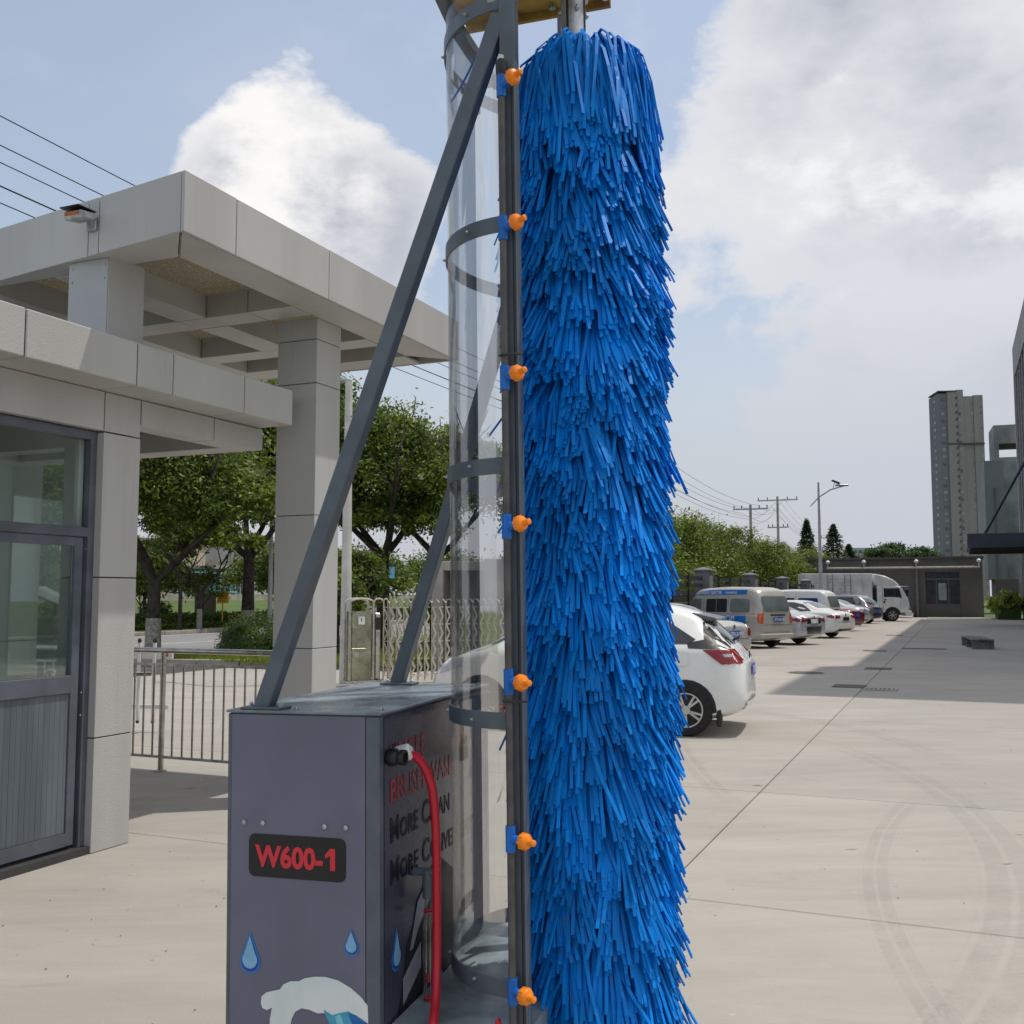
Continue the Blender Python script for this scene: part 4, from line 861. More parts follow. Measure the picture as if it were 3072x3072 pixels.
# distant block
db = thing('distant_block', 'pale distant apartment block just left of the far tower', 'building', Vector((186, 560, 0)))
B1('wall', pm('pale_far', (.42, .43, .45), .9), db, 0, 26, 0, 10, 0, 28); 
for f in range(6):
    for k in range(9): B1('window', winm, db, 1 + k * 2.8, 2.6 + k * 2.8, -.15, -.02, 10 + f * 3, 11.6 + f * 3)

# ------------------------------------------------------------------ things on the ground
def disc(name, label, loc, r, m, cat, group=None):
    o = thing(name, label, cat, loc, group=group); MB().lathe([(r, 0), (r, .008), (r - .02, .012)], 28).build('cover', m, o); MB().lathe([(r + .05, 0), (r + .05, .004)], 28).build('rim', kerbm, o)
iron = pm('cast_iron', (.12, .10, .085), .8, 0, .2, 10)
disc('manhole_cover', 'round cast-iron manhole cover on the sunlit concrete', Vector((6.14, 21.6, 0)), .36, iron, 'manhole')
def plate(label, a, b, la, lb_, m, name='drain_cover', slots=0):
    t = thing(name, label, 'drain', W(a, b), ROT, 'drain covers in the yard')
    if not slots: B1('cover', m, t, -la / 2, la / 2, -lb_ / 2, lb_ / 2, .001, .008); B1('rim', iron, t, -la / 2 - .03, la / 2 + .03, -lb_ / 2 - .03, lb_ / 2 + .03, 0, .004)
    else:
        B1('pit', black, t, -la / 2, la / 2, -lb_ / 2, lb_ / 2, .001, .004)
        for k in range(slots): y_ = -lb_ / 2 + lb_ * (k + .5) / slots; B1('grate_bar', kerbm, t, -la / 2, la / 2, y_ - lb_ / slots * .22, y_ + lb_ / slots * .22, .004, .014)
        B1('rim', kerbm, t, -la / 2 - .03, -la / 2, -lb_ / 2, lb_ / 2, .001, .014); B1('rim', kerbm, t, la / 2, la / 2 + .03, -lb_ / 2, lb_ / 2, .001, .014)
plate('dark rectangular drain cover at the joint, just inside the big shadow', 19.3, 1.77, .62, .50, iron)
plate('slotted drain grate in the shadow beside the flat drain cover', 18.8, 1.22, .4, .56, iron, 'drain_grate', 8)
plate('small drain cover farther along the joint in shadow', 24.2, 1.6, .6, .5, iron)
plate('thin drain strip halfway down the shaded lane', 32, 2.2, .5, .6, iron); plate('long shallow drain strip right of the thin one', 33.9, .9, .5, 1.2, iron); plate('farthest drain cover near the parked silver cars', 45, 2.3, .6, .6, iron)
stp = thing('plank_step', 'low grey plank step lying in the shaded lane', 'step', W(35.6, -.6), ROT + R(6))
wd_ = pm('weathered_plank', (.20, .19, .18), .8, 0, .25, 4)
for k in range(4): B1('plank', wd_, stp, -1.4 , 1.4, -.32 + k * .16, -.18 + k * .16, .26, .30, bevel=.006)
for xx in (-1.3, 0, 1.2): B1('bearer', wd_, stp, xx, xx + .12, -.32, .3, 0, .258)
# dead leaves scattered on the concrete
lfm = pm('dead_leaf', (.10, .06, .03), .9); lr = random.Random(3)
mb = MB()
for i in range(190):
    if i < 130: x_, y_ = lr.uniform(-2.4, 6), lr.uniform(3.6, 14)
    else: x_, y_ = lr.uniform(-4.2, -1.0), lr.uniform(3.5, 7.0)
    s = lr.uniform(.003, .010); a = lr.uniform(0, PI); dx_, dy_ = math.cos(a) * s, math.sin(a) * s
    mb.add([(x_ - dx_, y_ - dy_, .003), (x_ + dy_ * .4, y_ - dx_ * .4, .006), (x_ + dx_, y_ + dy_, .004), (x_ - dy_ * .4, y_ + dx_ * .4, .007)], [(0, 1, 2, 3)])
tag(mb.build('leaf_litter', lfm), 'tiny scraps of dead leaf scattered over the concrete', kind='stuff')
# ================================================================== VEHICLES
def paint(name, col, metal=0., rough=.25): return pm(name, col, rough, metal, .015, 2, coat=.8)
cglass = pm('car_glass', (.030, .036, .040), .06, 0, .1, 1.2, spec=.8)
cglass_l = pm('car_glass_reflecting', (.16, .19, .19), .08, 0, .15, .9, spec=.9)
cblack = pm('car_black_trim', (.012, .012, .014), .45)
lampred = pm('lamp_red', (.26, .005, .008), .12, 0, .1, 12, coat=.6); lamporg = pm('lamp_orange', (.70, .10, .02), .2, 0, .1, 10, coat=.6); lampwh = pm('lamp_clear', (.5, .5, .5), .15, .3, .1, 10, coat=.5)
plateb = pm('plate_blue', (.02, .09, .50), .4); platew = pm('plate_white', (.75, .76, .78), .4)
alloy = pm('alloy', (.55, .55, .56), .28, .9, .08, 6)
def sm(a, k=3):
    for _ in range(k): a = np.r_[a[0], (a[:-2] + 2 * a[1:-1] + a[2:]) / 4, a[-1]]
    return a
def car_body(parent, L, prof, m, n=46, name='body', sq=.5):
    # prof rows: t (0 nose..1 tail), zbot, zshoulder, ztop, half width low, half width shoulder, half width roof
    P = np.array(prof, float); t = np.linspace(0, 1, n); cols = [sm(np.interp(t, P[:, 0], P[:, k]), 2) for k in range(1, 7)]
    xs = L / 2 - t * L; rings = []
    for i in range(n):
        zb, zs, zt, wl, ws, wr = [c[i] for c in cols]
        zm = zb + (zs - zb) * .5
        hp = [(0, zb), (wl * .86, zb), (wl * .97, zb + .05), (wl, zb + (zs - zb) * .25), ((wl + ws) / 2 + .012, zm), (ws + .005, zs - .10), (ws - .008, zs - .03), (ws - .045, zs + .012)]
        if zt > zs + .06:
            hp += [((ws * .55 + wr * .45) - .03, zs + (zt - zs) * .45), (wr + .01, zt - .10), (wr - .05, zt - .035), (wr * .6, zt - .003), (0, zt)]
        else:
            hp += [(ws * .86, zs + (zt - zs) * .5 + .012), (ws * .7, zt - .004), (ws * .5, zt - .002), (ws * .25, zt), (0, zt)]
        rings.append([(xs[i], y, z) for y, z in hp] + [(xs[i], -y, z) for y, z in hp[-2:0:-1]])
    k = len(rings[0]); vs = [v for r_ in rings for v in r_]
    fs = [(i * k + j, i * k + (j + 1) % k, (i + 1) * k + (j + 1) % k, (i + 1) * k + j) for i in range(n - 1) for j in range(k)]
    # rounded end caps
    for ri, sgn in ((0, 1), (n - 1, -1)):
        prev = [ri * k + j for j in range(k)]; cz_ = sum(v[2] for v in rings[ri]) / k
        for s_, dx_ in ((.93, .018), (.75, .032), (.35, .040)):
            base = len(vs); vs += [(v[0] + sgn * dx_, v[1] * s_, cz_ + (v[2] - cz_) * s_) for v in rings[ri]]
            fs += [(prev[j], prev[(j + 1) % k], base + (j + 1) % k, base + j) for j in range(k)]; prev = [base + j for j in range(k)]
        fs.append(tuple(prev))
    mb = MB(); mb.add(vs, fs); o = mb.build(name, m, parent); o.data.shade_smooth()
    o.data.set_sharp_from_angle(angle=R(50))
    bv = BVHTree.FromPolygons([Vector(v) for v in vs], fs)
    return o, bv
AX = {'y+': (Vector((0, 1, 0)), lambda p: Vector((p[0], 0, p[1]))), 'y-': (Vector((0, -1, 0)), lambda p: Vector((p[0], 0, p[1]))), 'x-': (Vector((-1, 0, 0)), lambda p: Vector((0, p[0], p[1]))), 'x+': (Vector((1, 0, 0)), lambda p: Vector((0, p[0], p[1]))), 'z+': (Vector((0, 0, 1)), lambda p: Vector((p[0], p[1], 0)))}
def decal(name, m, parent, bv, poly, ax, off=.006, cuts=3, rnd_c=0.):
    d, f = AX[ax]; bm = bmesh.new(); vs = [bm.verts.new(f(p)) for p in poly]; bm.faces.new(vs)
    bmesh.ops.triangulate(bm, faces=bm.faces[:]); bmesh.ops.subdivide_edges(bm, edges=bm.edges[:], cuts=cuts, use_grid_fill=True)
    for v in bm.verts:
        h = bv.ray_cast(v.co + d * 8, -d)
        if h[0] is None or (h[0] - v.co).dot(d) < -.2:
            q = bv.find_nearest(v.co + d * .7); v.co = q[0] + d * off
        else: v.co = h[0] + (d * .5 + h[1] * .5).normalized() * off if h[1].dot(d) > 0 else h[0] + d * off
    bmesh.ops.recalc_face_normals(bm, faces=bm.faces)
    me = bpy.data.meshes.new(name); bm.to_mesh(me); bm.free(); me.materials.append(m); me.shade_smooth()
    o = bpy.data.objects.new(name, me); C.objects.link(o); o.parent = parent
    return o
def rpoly(x0, x1, z0, z1, r=.05):
    pts = []
    for cx, cy, a0 in ((x1 - r, z1 - r, 0), (x0 + r, z1 - r, 90), (x0 + r, z0 + r, 180), (x1 - r, z0 + r, 270)):
        for k in range(4): a = R(a0 + k * 30); pts.append((cx + r * math.cos(a), cy + r * math.sin(a)))
    return pts
def wheel(parent, x, y, r, wd=.19, sg=1, spokes=5, detail=False):
    Mx = Matrix.Translation((x, y, r)) @ Matrix.Rotation(R(-90) * sg, 4, 'X')
    w_ = MB().lathe([(r * .62, -wd / 2), (r * .93, -wd / 2), (r, -wd * .32), (r, wd * .32), (r * .94, wd / 2), (r * .72, wd / 2 + .004), (r * .66, wd / 2 - .012)], 32, Mx).build('wheel', rubber, parent, smooth=True)
    MB().lathe([(r * .66, wd / 2 - .05), (r * .655, wd / 2 - .008), (r * .62, wd / 2 - .004), (r * .60, wd / 2 - .035), (.02, wd / 2 - .055)], 28, Mx).build('rim', cblack if detail else steel_dull, w_, smooth=True)
    mb = MB()
    for i in range(spokes):
        for da in ((-.17, .17) if detail else (0,)):
            a = 2 * PI * i / spokes + .2
            p0 = Vector((math.cos(a + da * .5) * r * .14, math.sin(a + da * .5) * r * .14, wd / 2 - .012)); p1 = Vector((math.cos(a + da) * r * .62, math.sin(a + da) * r * .62, wd / 2 - .008))
            mb.bar(Mx @ p0, Mx @ p1, r * (.085 if detail else .17), .014, (Mx.to_3x3() @ Vector((-math.sin(a), math.cos(a), 0))))
    mb.lathe([(r * .17, wd / 2 - .03), (r * .17, wd / 2 - .006), (r * .05, wd / 2 - .001)], 14, Mx)
    mb.lathe([(r * .655, wd / 2 - .02), (r * .665, wd / 2 - .004), (r * .61, wd / 2 - .004), (r * .60, wd / 2 - .02)], 28, Mx)
    mb.build('spokes', alloy, w_)
    return w_
def plate_(parent, bv, ax, cy, z, w_=.44, h=.14, txt='', m=None, xo=0.):
    p = decal('number_plate', m or plateb, parent, bv, [(cy - w_ / 2, z - h / 2), (cy + w_ / 2, z - h / 2), (cy + w_ / 2, z + h / 2), (cy - w_ / 2, z + h / 2)], ax, .02, 1)
    if txt:
        x_ = min(v.co.x for v in p.data.vertices) - .004
        text('plate_text', txt, h * .78, platew if (m or plateb) is plateb else black, p, frame((x_, cy + w_ / 2 - .03, z - h * .28), (0, -1, 0), (0, 0, 1)), .002)
    return p
SED = [(0, .34, .52, .56, .62, .60, .4), (.03, .24, .62, .68, .78, .76, .5), (.09, .19, .72, .79, .85, .84, .6), (.2, .18, .82, .90, .87, .87, .65), (.27, .18, .88, .97, .88, .87, .60), (.34, .18, .92, 1.18, .88, .87, .60), (.42, .18, .94, 1.40, .88, .87, .58), (.50, .18, .95, 1.455, .88, .87, .58), (.62, .18, .96, 1.44, .88, .87, .57), (.70, .18, .97, 1.36, .88, .87, .57), (.78, .18, .98, 1.20, .88, .87, .58), (.86, .19, .98, 1.045, .88, .86, .62), (.94, .22, .97, 1.04, .86, .83, .6), (.985, .28, .92, .99, .82, .79, .55), (1, .34, .86, .92, .76, .74, .5)]
def sedan(label, loc, az, m, L=4.6, low=None, lights='wide', plate='苏E·8K02', pcol=None, group='cars parked along the fence', hs=1., darktrunk=None, name='parked_sedan'):
    t = thing(name, label, 'car', loc, PI / 2 - az, group)
    b, bv = car_body(t, L, SED, m)
    h = L / 2
    for s in ('y+', 'y-'):
        decal('side_window', cglass, b, bv, [(h - .33 * L, .97), (h - .425 * L, 1.33), (h - .50 * L, 1.37), (h - .60 * L, 1.365), (h - .69 * L, 1.28), (h - .79 * L, 1.03), (h - .5 * L, .99)], s, .005, 3)
        o = 1 if s == 'y+' else -1
        for wx in (h - .175 * L, h - .775 * L):
            decal('wheel_arch', cblack, b, bv, [(wx + .37 * math.cos(a), .31 + .37 * math.sin(a)) for a in [k * PI / 8 for k in range(9)]] + [(wx - .37, .2), (wx + .37, .2)], s, .004, 2)
            wheel(t, wx, o * .80, .31, .2, o)
        decal('door_handle', m, b, bv, [(h - .50 * L, .84), (h - .535 * L, .84), (h - .535 * L, .865), (h - .50 * L, .865)], s, .025, 1)
        decal('sill', cblack, b, bv, [(h - .25 * L, .19), (h - .7 * L, .19), (h - .7 * L, .24), (h - .25 * L, .24)], s, .004, 2)
    decal('rear_window', cglass_l, b, bv, [(-h + .325 * L, .50), (-h + .325 * L, -.50), (-h + .195 * L, -.60), (-h + .195 * L, .60)], 'z+', .006, 4)
    decal('windscreen', cglass, b, bv, [(h - .295 * L, .62), (h - .295 * L, -.62), (h - .415 * L, -.52), (h - .415 * L, .52)], 'z+', .006, 4)
    for s in (1, -1):
        if lights == 'wide': decal('tail_light', lampred, b, bv, [(s * .80, .74), (s * .78, .90), (s * .42, .875), (s * .40, .80)], 'x-', .012, 3)
        else: decal('tail_light', lampred, b, bv, [(s * .80, .66), (s * .80, .92), (s * .60, .92), (s * .56, .70)], 'x-', .012, 3)
        decal('headlight', lampwh, b, bv, [(s * .76, .58), (s * .74, .70), (s * .46, .68), (s * .44, .58)], 'x+', .01, 2)
        decal('tail_light_side', lampred, b, bv, [(-h + .02, .76), (-h + .02, .90), (-h + .28, .87), (-h + .26, .80)], 'y+' if s > 0 else 'y-', .008, 2)
    plate_(b, bv, 'x-', 0, .74 if not darktrunk else .78, txt=plate, m=pcol)
    decal('bumper_insert', darktrunk or cblack, b, bv, [(-.55, .27), (.55, .27), (.5, .36), (-.5, .36)] if not darktrunk else [(-.78, .36), (.78, .36), (.78, .60), (-.78, .60)], 'x-', .012, 3)
    decal('trunk_line', cblack, b, bv, [(-.6, .615), (.6, .615), (.6, .625), (-.6, .625)], 'x-', .006, 3)
    if darktrunk: decal('trunk_band', darktrunk, b, bv, [(-.78, .70), (.78, .70), (.78, .93), (-.78, .93)], 'x-', .007, 3)
    MB().lathe([(.05, 0), (.05, .01)], 14, Matrix.Translation((-h - .035, 0, .90)) @ Matrix.Rotation(R(-90), 4, 'Y')).build('badge', alloy, b)
    for s in (1, -1): MB().box(h - .36 * L - .1, h - .36 * L + .08, *( (.86, 1.02) if s > 0 else (-1.02, -.86)), .96, 1.08).build('mirror', m, b, bevel=.02)
    return t
def V(x, y): return Vector((x, y, 0))
white_car = paint('car_white_paint', (.78, .78, .76)); silver_car = paint('car_silver_paint', (.48, .47, .44), .25, .3); darkred = paint('car_dark_red_paint', (.16, .010, .018)); greycar = paint('car_grey_paint', (.22, .23, .24), .4, .3); silver2 = paint('car_pale_silver_paint', (.52, .54, .56), .3, .3); gold = paint('van_champagne_paint', (.48, .465, .42), .15, .35); blackp = paint('car_black_paint', (.02, .02, .022))
ps = R(-43)
sedan('silver saloon parked between the white hatchback and the champagne van', V(3.45, 25.3), R(-45), silver_car, lights='corner', plate='苏E·LX7091')
sedan('silver saloon with black tail band just beyond the champagne van', V(8.35, 35.6), ps, silver2, darktrunk=blackp, plate='', pcol=platew, lights='wide')
sedan('white saloon with a red tail light next to the dark red car', V(11.15, 41.0), ps, white_car, plate='', pcol=cblack)
sedan('dark red saloon between the white saloon and the silver hatchback', V(14.2, 48.8), ps, darkred, plate='·', lights='corner')
sedan('small pale silver car beyond the dark red saloon', V(17.4, 56.6), ps, silver2, L=4.2, lights='corner')
# grey SUV
SUVP = [(0, .36, .66, .7, .7, .68, .5), (.04, .25, .85, .92, .82, .8, .6), (.2, .22, .98, 1.06, .9, .9, .7), (.28, .22, 1.02, 1.15, .9, .9, .68), (.4, .22, 1.05, 1.62, .9, .9, .66), (.6, .22, 1.06, 1.70, .9, .9, .66), (.82, .22, 1.06, 1.66, .9, .89, .66), (.93, .24, 1.05, 1.30, .89, .86, .7), (.97, .28, 1.0, 1.08, .86, .84, .7), (1, .34, .9, .95, .8, .78, .6)]
def suv(label, loc, az, m):
    t = thing('parked_suv', label, 'car', loc, PI / 2 - az, 'cars parked along the fence'); L = 4.5; h = L / 2; b, bv = car_body(t, L, SUVP, m)
    for s, o in (('y+', 1), ('y-', -1)):
        decal('side_window', cglass, b, bv, [(h - .33 * L, 1.08), (h - .42 * L, 1.52), (h - .84 * L, 1.54), (h - .9 * L, 1.1)], s, .006, 3)
        for wx in (h - .19 * L, h - .79 * L): decal('wheel_arch', cblack, b, bv, [(wx + .4 * math.cos(a), .34 + .4 * math.sin(a)) for a in [k * PI / 8 for k in range(9)]], s, .004, 2); wheel(t, wx, o * .82, .34, .22, o)
    decal('rear_window', cglass, b, bv, rpoly(-.6, .6, 1.12, 1.48, .08), 'x-', .008, 3)
    decal('rear_band', cblack, b, bv, [(-.8, .86), (.8, .86), (.8, .98), (-.8, .98)], 'x-', .008, 3); decal('bumper_insert', cblack, b, bv, [(-.8, .34), (.8, .34), (.8, .62), (-.8, .62)], 'x-', .008, 3)
    for s in (1, -1): decal('tail_light', lampred, b, bv, [(s * .82, .92), (s * .80, 1.08), (s * .6, 1.06), (s * .6, .94)], 'x-', .012, 2)
    plate_(b, bv, 'x-', 0, .74, txt='')
suv('grey sport utility car parked beside the truck wheel', V(19.7, 61.6), ps, greycar)
# vans
VAN = [(0, .34, .62, .72, .62, .60, .5), (.03, .25, .86, .98, .72, .71, .55), (.10, .22, .98, 1.12, .77, .76, .6), (.16, .22, 1.02, 1.35, .78, .77, .6), (.25, .22, 1.04, 1.76, .78, .77, .62), (.33, .22, 1.05, 1.86, .78, .77, .63), (.6, .22, 1.05, 1.90, .78, .77, .64), (.88, .22, 1.05, 1.88, .78, .77, .64), (.95, .24, 1.05, 1.80, .775, .76, .62), (.985, .28, 1.04, 1.62, .76, .75, .60), (1, .33, 1.0, 1.35, .73, .72, .60)]
def van(label, loc, az, m, L=3.8, ad=True):
    t = thing('minivan', label, 'van', loc, PI / 2 - az, 'cars parked along the fence'); h = L / 2; b, bv = car_body(t, L, VAN, m, n=50)
    for s, o in (('y+', 1), ('y-', -1)):
        dk = cglass_l if ad else pm('blue_film_glass', (.03, .05, .22), .15)
        decal('side_window', dk, b, bv, [(h - .14 * L, 1.12), (h - .235 * L, 1.50), (h - .34 * L, 1.52), (h - .34 * L, 1.12)], s, .007, 3)
        w1 = decal('side_window', cglass, b, bv, rpoly(h - .64 * L, h - .40 * L, 1.10, 1.52), s, .007, 3); decal('window_divider', galv, w1, bv, [(h - .515 * L, 1.11), (h - .525 * L, 1.11), (h - .525 * L, 1.51), (h - .515 * L, 1.51)], s, .012, 1)
        decal('side_window', dk, b, bv, rpoly(h - .89 * L, h - .675 * L, 1.10, 1.52, .08), s, .007, 3)
        for xx in (h - .37 * L, h - .655 * L): decal('door_seam', cblack, b, bv, [(xx, .35), (xx + .008, .35), (xx + .008, 1.6), (xx, 1.6)], s, .003, 2)
        decal('slide_rail', cblack, b, bv, [(h - .62 * L, .80), (h - .90 * L, .80), (h - .90 * L, .82), (h - .62 * L, .82)], s, .006, 2)
        for wx in (h - .17 * L, h - .78 * L): decal('wheel_arch', cblack, b, bv, [(wx + .33 * math.cos(a), .27 + .33 * math.sin(a)) for a in [k * PI / 8 for k in range(9)]], s, .004, 2); wheel(t, wx, o * .70, .28, .17, o)
        if ad:
            adb = pm('advert_blue', (.005, .17, .52), .4, 0, .04)
            a1_ = decal('advert_strip', adb, b, bv, [(h - .25 * L, 1.63), (h - .27 * L, 1.79), (h - .86 * L, 1.80), (h - .845 * L, 1.66), (h - .55 * L, 1.64)], s, .010, 3)
            a2_ = decal('advert_panel', adb, b, bv, [(h - .40 * L, .68), (h - .86 * L, .68), (h - .86 * L, 1.05), (h - .40 * L, 1.05)], s, .009, 3)
            if o > 0:
                text('advert_text', 'COMEON 高端门窗', .12, platew, a1_, frame((h - .32 * L, .745, 1.665), (-1, 0, 0), (0, .22, 1)), .003)
                text('advert_text', '定制系统门窗', .08, platew, a1_, frame((h - .64 * L, .75, 1.68), (-1, 0, 0), (0, .22, 1)), .002)
                text('advert_text', '高端系统门窗', .19, platew, a2_, frame((h - .45 * L, .805, .84), (-1, 0, 0), (0, 0, 1)), .004)
    decal('rear_window', cglass_l, b, bv, rpoly(-.58, .58, 1.14, 1.60, .1), 'x-', .010, 4)
    decal('windscreen', cglass, b, bv, rpoly(-.58, .58, 1.12, 1.66, .08), 'x+', .010, 4)
    for s in (1, -1):
        decal('tail_light', lamporg, b, bv, [(s * .745, .78), (s * .76, 1.08), (s * .58, 1.08), (s * .62, .76)], 'x-', .016, 3); decal('tail_light_side', lamporg, b, bv, [(-h + .0, .78), (-h, 1.08), (-h + .10, 1.08), (-h + .05, .78)], 'y+' if s > 0 else 'y-', .010, 2)
    decal('tailgate_seam', cblack, b, bv, [(-.6, .72), (.6, .72), (.6, .73), (-.6, .73)], 'x-', .008, 3); decal('tailgate_seam', cblack, b, bv, [(-.6, .50), (.6, .50), (.6, .508), (-.6, .508)], 'x-', .008, 3)
    plate_(b, bv, 'x-', -.05, .89, txt='苏E·8D6K1'); decal('plate_garnish', cblack, b, bv, [(-.35, 1.0), (.3, 1.0), (.3, 1.045), (-.35, 1.045)], 'x-', .02, 2)
    MB().box(-h - .07, -h + .05, -.74, .74, .33, .46).build('rear_bumper', m, b, bevel=.03)
van('champagne minivan with blue advertising strips and orange tail lights', V(7.05, 33.2), R(-34), gold)
van('white minivan with blue-tinted side windows behind the saloons', V(12.3, 45.8), R(-52), white_car, 4.2, False)
# near white hatchback
HAT = [(0, .34, .55, .62, .60, .58, .4), (.03, .22, .72, .78, .74, .72, .5), (.10, .17, .84, .90, .82, .81, .6), (.20, .16, .92, 1.03, .845, .84, .62), (.30, .16, .96, 1.28, .85, .845, .60), (.40, .16, .98, 1.48, .85, .845, .59), (.52, .16, 1.0, 1.54, .85, .845, .585), (.66, .16, 1.01, 1.53, .85, .84, .575), (.78, .16, 1.02, 1.49, .85, .83, .56), (.86, .17, 1.02, 1.40, .85, .82, .55), (.915, .20, 1.01, 1.22, .85, .81, .56), (.955, .24, .98, 1.06, .845, .79, .6), (.985, .28, .90, .96, .82, .75, .55), (1, .32, .78, .84, .76, .70, .5)]
haz = R(-72.5); L = 3.88; h = L / 2
ht = thing('white_hatchback', 'white hatchback parked closest to the blue brush, its tail toward the lane', 'car', V(2.06 - .966 * 1.29 + .80 * .259, 11.98 + .259 * 1.29 + .80 * .966 + .0), PI / 2 - haz)
b, bv = car_body(ht, L, HAT, paint('hatchback_white_paint', (.80, .80, .77)), n=64)
for s, o in (('y+', 1), ('y-', -1)):
    decal('side_window', cglass, b, bv, [(h - .20 * L, 1.0), (h - .33 * L, 1.34), (h - .42 * L, 1.43), (h - .60 * L, 1.445), (h - .74 * L, 1.39), (h - .86 * L, 1.10), (h - .84 * L, 1.05), (h - .5 * L, 1.02)], s, .006, 3)
    for wx in (h - .19 * L, -1.29):
        decal('wheel_arch', cblack, b, bv, [(wx + .345 * math.cos(a), .30 + .345 * math.sin(a)) for a in [k * PI / 12 for k in range(13)]] + [(wx - .34, .17), (wx + .34, .17)], s, .004, 3); wheel(ht, wx, o * .79, .30, .20, o, 5, True)
        if wx < 0: MB().box(wx - .40, wx - .34, *((.70, .83) if o > 0 else (-.83, -.70)), .12, .33).build('mud_flap', cblack, ht, bevel=.01)
    decal('sill', cblack, b, bv, [(h - .28 * L, .17), (-h + .42 * L, .17), (-h + .42 * L, .23), (h - .28 * L, .23)], s, .005, 3)
    decal('pillar_trim', cblack, b, bv, [(h - .835 * L, 1.06), (h - .84 * L, 1.0), (h - .96 * L, .985), (h - .955 * L, 1.06), (h - .90 * L, 1.28), (h - .875 * L, 1.30), (h - .885 * L, 1.10)], s, .007, 3)
    decal('tail_light', lampred, b, bv, [(-h + .46, .985), (-h + .10, .985), (-h + .04, .84), (-h + .24, .82)], s, .012, 3)
    decal('light_insert', lampwh, b, bv, [(-h + .24, .94), (-h + .13, .94), (-h + .13, .905), (-h + .21, .905)], s, .017, 2)
    decal('fuel_flap', MATS['hatchback_white_paint'], b, bv, rpoly(-h + .62, -h + .92, .80, .95, .04), s, .010, 2) if o > 0 else None
    decal('headlight', lampwh, b, bv, [(h - .08, .62), (h - .06, .74), (h - .50, .86), (h - .48, .74)], s, .010, 3)
    decal('door_seam', cblack, b, bv, [(h - .56 * L, .25), (h - .56 * L - .006, .25), (h - .56 * L - .006, 1.0), (h - .56 * L, 1.0)], s, .003, 2)
decal('rear_window', cglass, b, bv, [(-.57, 1.04), (.57, 1.04), (.50, 1.33), (-.50, 1.33)], 'x-', .010, 4)
for s in (1, -1): decal('tail_light', lampred, b, bv, [(s * .80, .82), (s * .78, 1.0), (s * .52, .99), (s * .50, .86)], 'x-', .014, 3)
MB().prism([(-h + .62, -.47, 1.405), (-h + .33, -.45, 1.345), (-h + .31, -.45, 1.32), (-h + .46, -.47, 1.30)], (0, .93, 0)).build('roof_spoiler', pm('hatchback_spoiler_grey', (.12, .13, .14), .3), b, bevel=.008)
MB().bar((-h + .17, .06, 1.08), (-h + .14, -.22, 1.10), .02, .03).build('rear_wiper', cblack, b)
plate_(b, bv, 'x-', 0, .73, txt='苏E·A2717')
text('badge_text', '广汽', .06, cblack, b, frame((-h - .035, .50, .70), (.25, -1, 0), (0, 0, 1)), .001)
MB().lathe([(.045, 0), (.045, .01)], 14, Matrix.Translation((-h + .0, 0, .90)) @ Matrix.Rotation(R(-90), 4, 'Y')).build('badge', cblack, b)
decal('bumper_step', MATS['hatchback_white_paint'], b, bv, [(-.70, .30), (.70, .30), (.74, .40), (-.74, .40)], 'x-', .03, 3)
# box truck
trk = thing('box_truck', 'white box truck with ribbed cargo doors facing right at the end of the row', 'truck', V(18.7, 66.2), R(-9))
tw_ = pm('truck_white_paint', (.80, .80, .78), .4, 0, .08, 2, coat=.3); tbx = pm('cargo_box_paint', (.78, .79, .79), .55, 0, .12, 1.5)
bxo = B1('cargo_box', tbx, trk, 0, 4.35, 0, 2.1, .95, 3.05, bevel=.02)
for k in range(9): B1('door_rib', tbx, bxo, 1.62, 2.98, -.03, -.002, 1.1 + k * .2, 1.2 + k * .2, bevel=.01)
for xx in (1.58, 2.3, 3.0, 0.05, .75, 3.7): B1('door_post', tbx if xx not in (1.58, 3.0) else galv, bxo, xx, xx + .045, -.05, -.001, .98, 3.02)
for xx in (1.9, 2.65): MB().tube([(xx, -.06, 1.0), (xx, -.06, 3.0)], .02, 6).build('lock_rod', galv, bxo)
B1('chassis', cblack, trk, .2, 6.2, .4, 1.7, .55, .92)
for xx in (.3, 1.2, 2.0): B1('side_guard', galv, trk, xx, xx + .6, .02, .06, .6, .72)
cb_ = MB(); cb_.prism([(4.65, .08, .55), (6.55, .08, .55), (6.60, .08, 1.1), (6.52, .08, 1.45), (6.20, .08, 2.15), (5.9, .08, 2.28), (4.65, .08, 2.28)], (0, 1.85, 0)); cb_.build('cab', tw_, trk, bevel=.05, smooth=True)
fr__ = MB(); fr__.prism([(4.45, .12, 2.28), (6.05, .12, 2.29), (5.7, .12, 2.62), (5.2, .12, 2.88), (4.5, .12, 3.05)], (0, 1.78, 0)); fr__.build('wind_deflector', tw_, trk, bevel=.06, smooth=True)
B1('side_window', cglass, trk, 5.05, 5.72, .068, .078, 1.55, 2.1); MB().prism([(5.73, .068, 1.55), (6.15, .068, 1.5), (6.0, .068, 2.1), (5.73, .068, 2.1)], (0, .01, 0)).build('side_window', cglass, trk)
MB().prism([(6.56, .15, 1.42), (6.56, 1.86, 1.42), (6.235, 1.86, 2.12), (6.235, .15, 2.12)], (.03, 0, .01)).build('windscreen', pm('truck_screen', (.10, .16, .14), .1, spec=.9), trk)
B1('door_seam', cblack, trk, 4.98, 4.992, .070, .078, .75, 2.2); B1('door_seam', cblack, trk, 6.05, 6.06, .070, .078, .95, 1.5); B1('door_handle', cblack, trk, 5.05, 5.2, .05, .075, 1.35, 1.4)
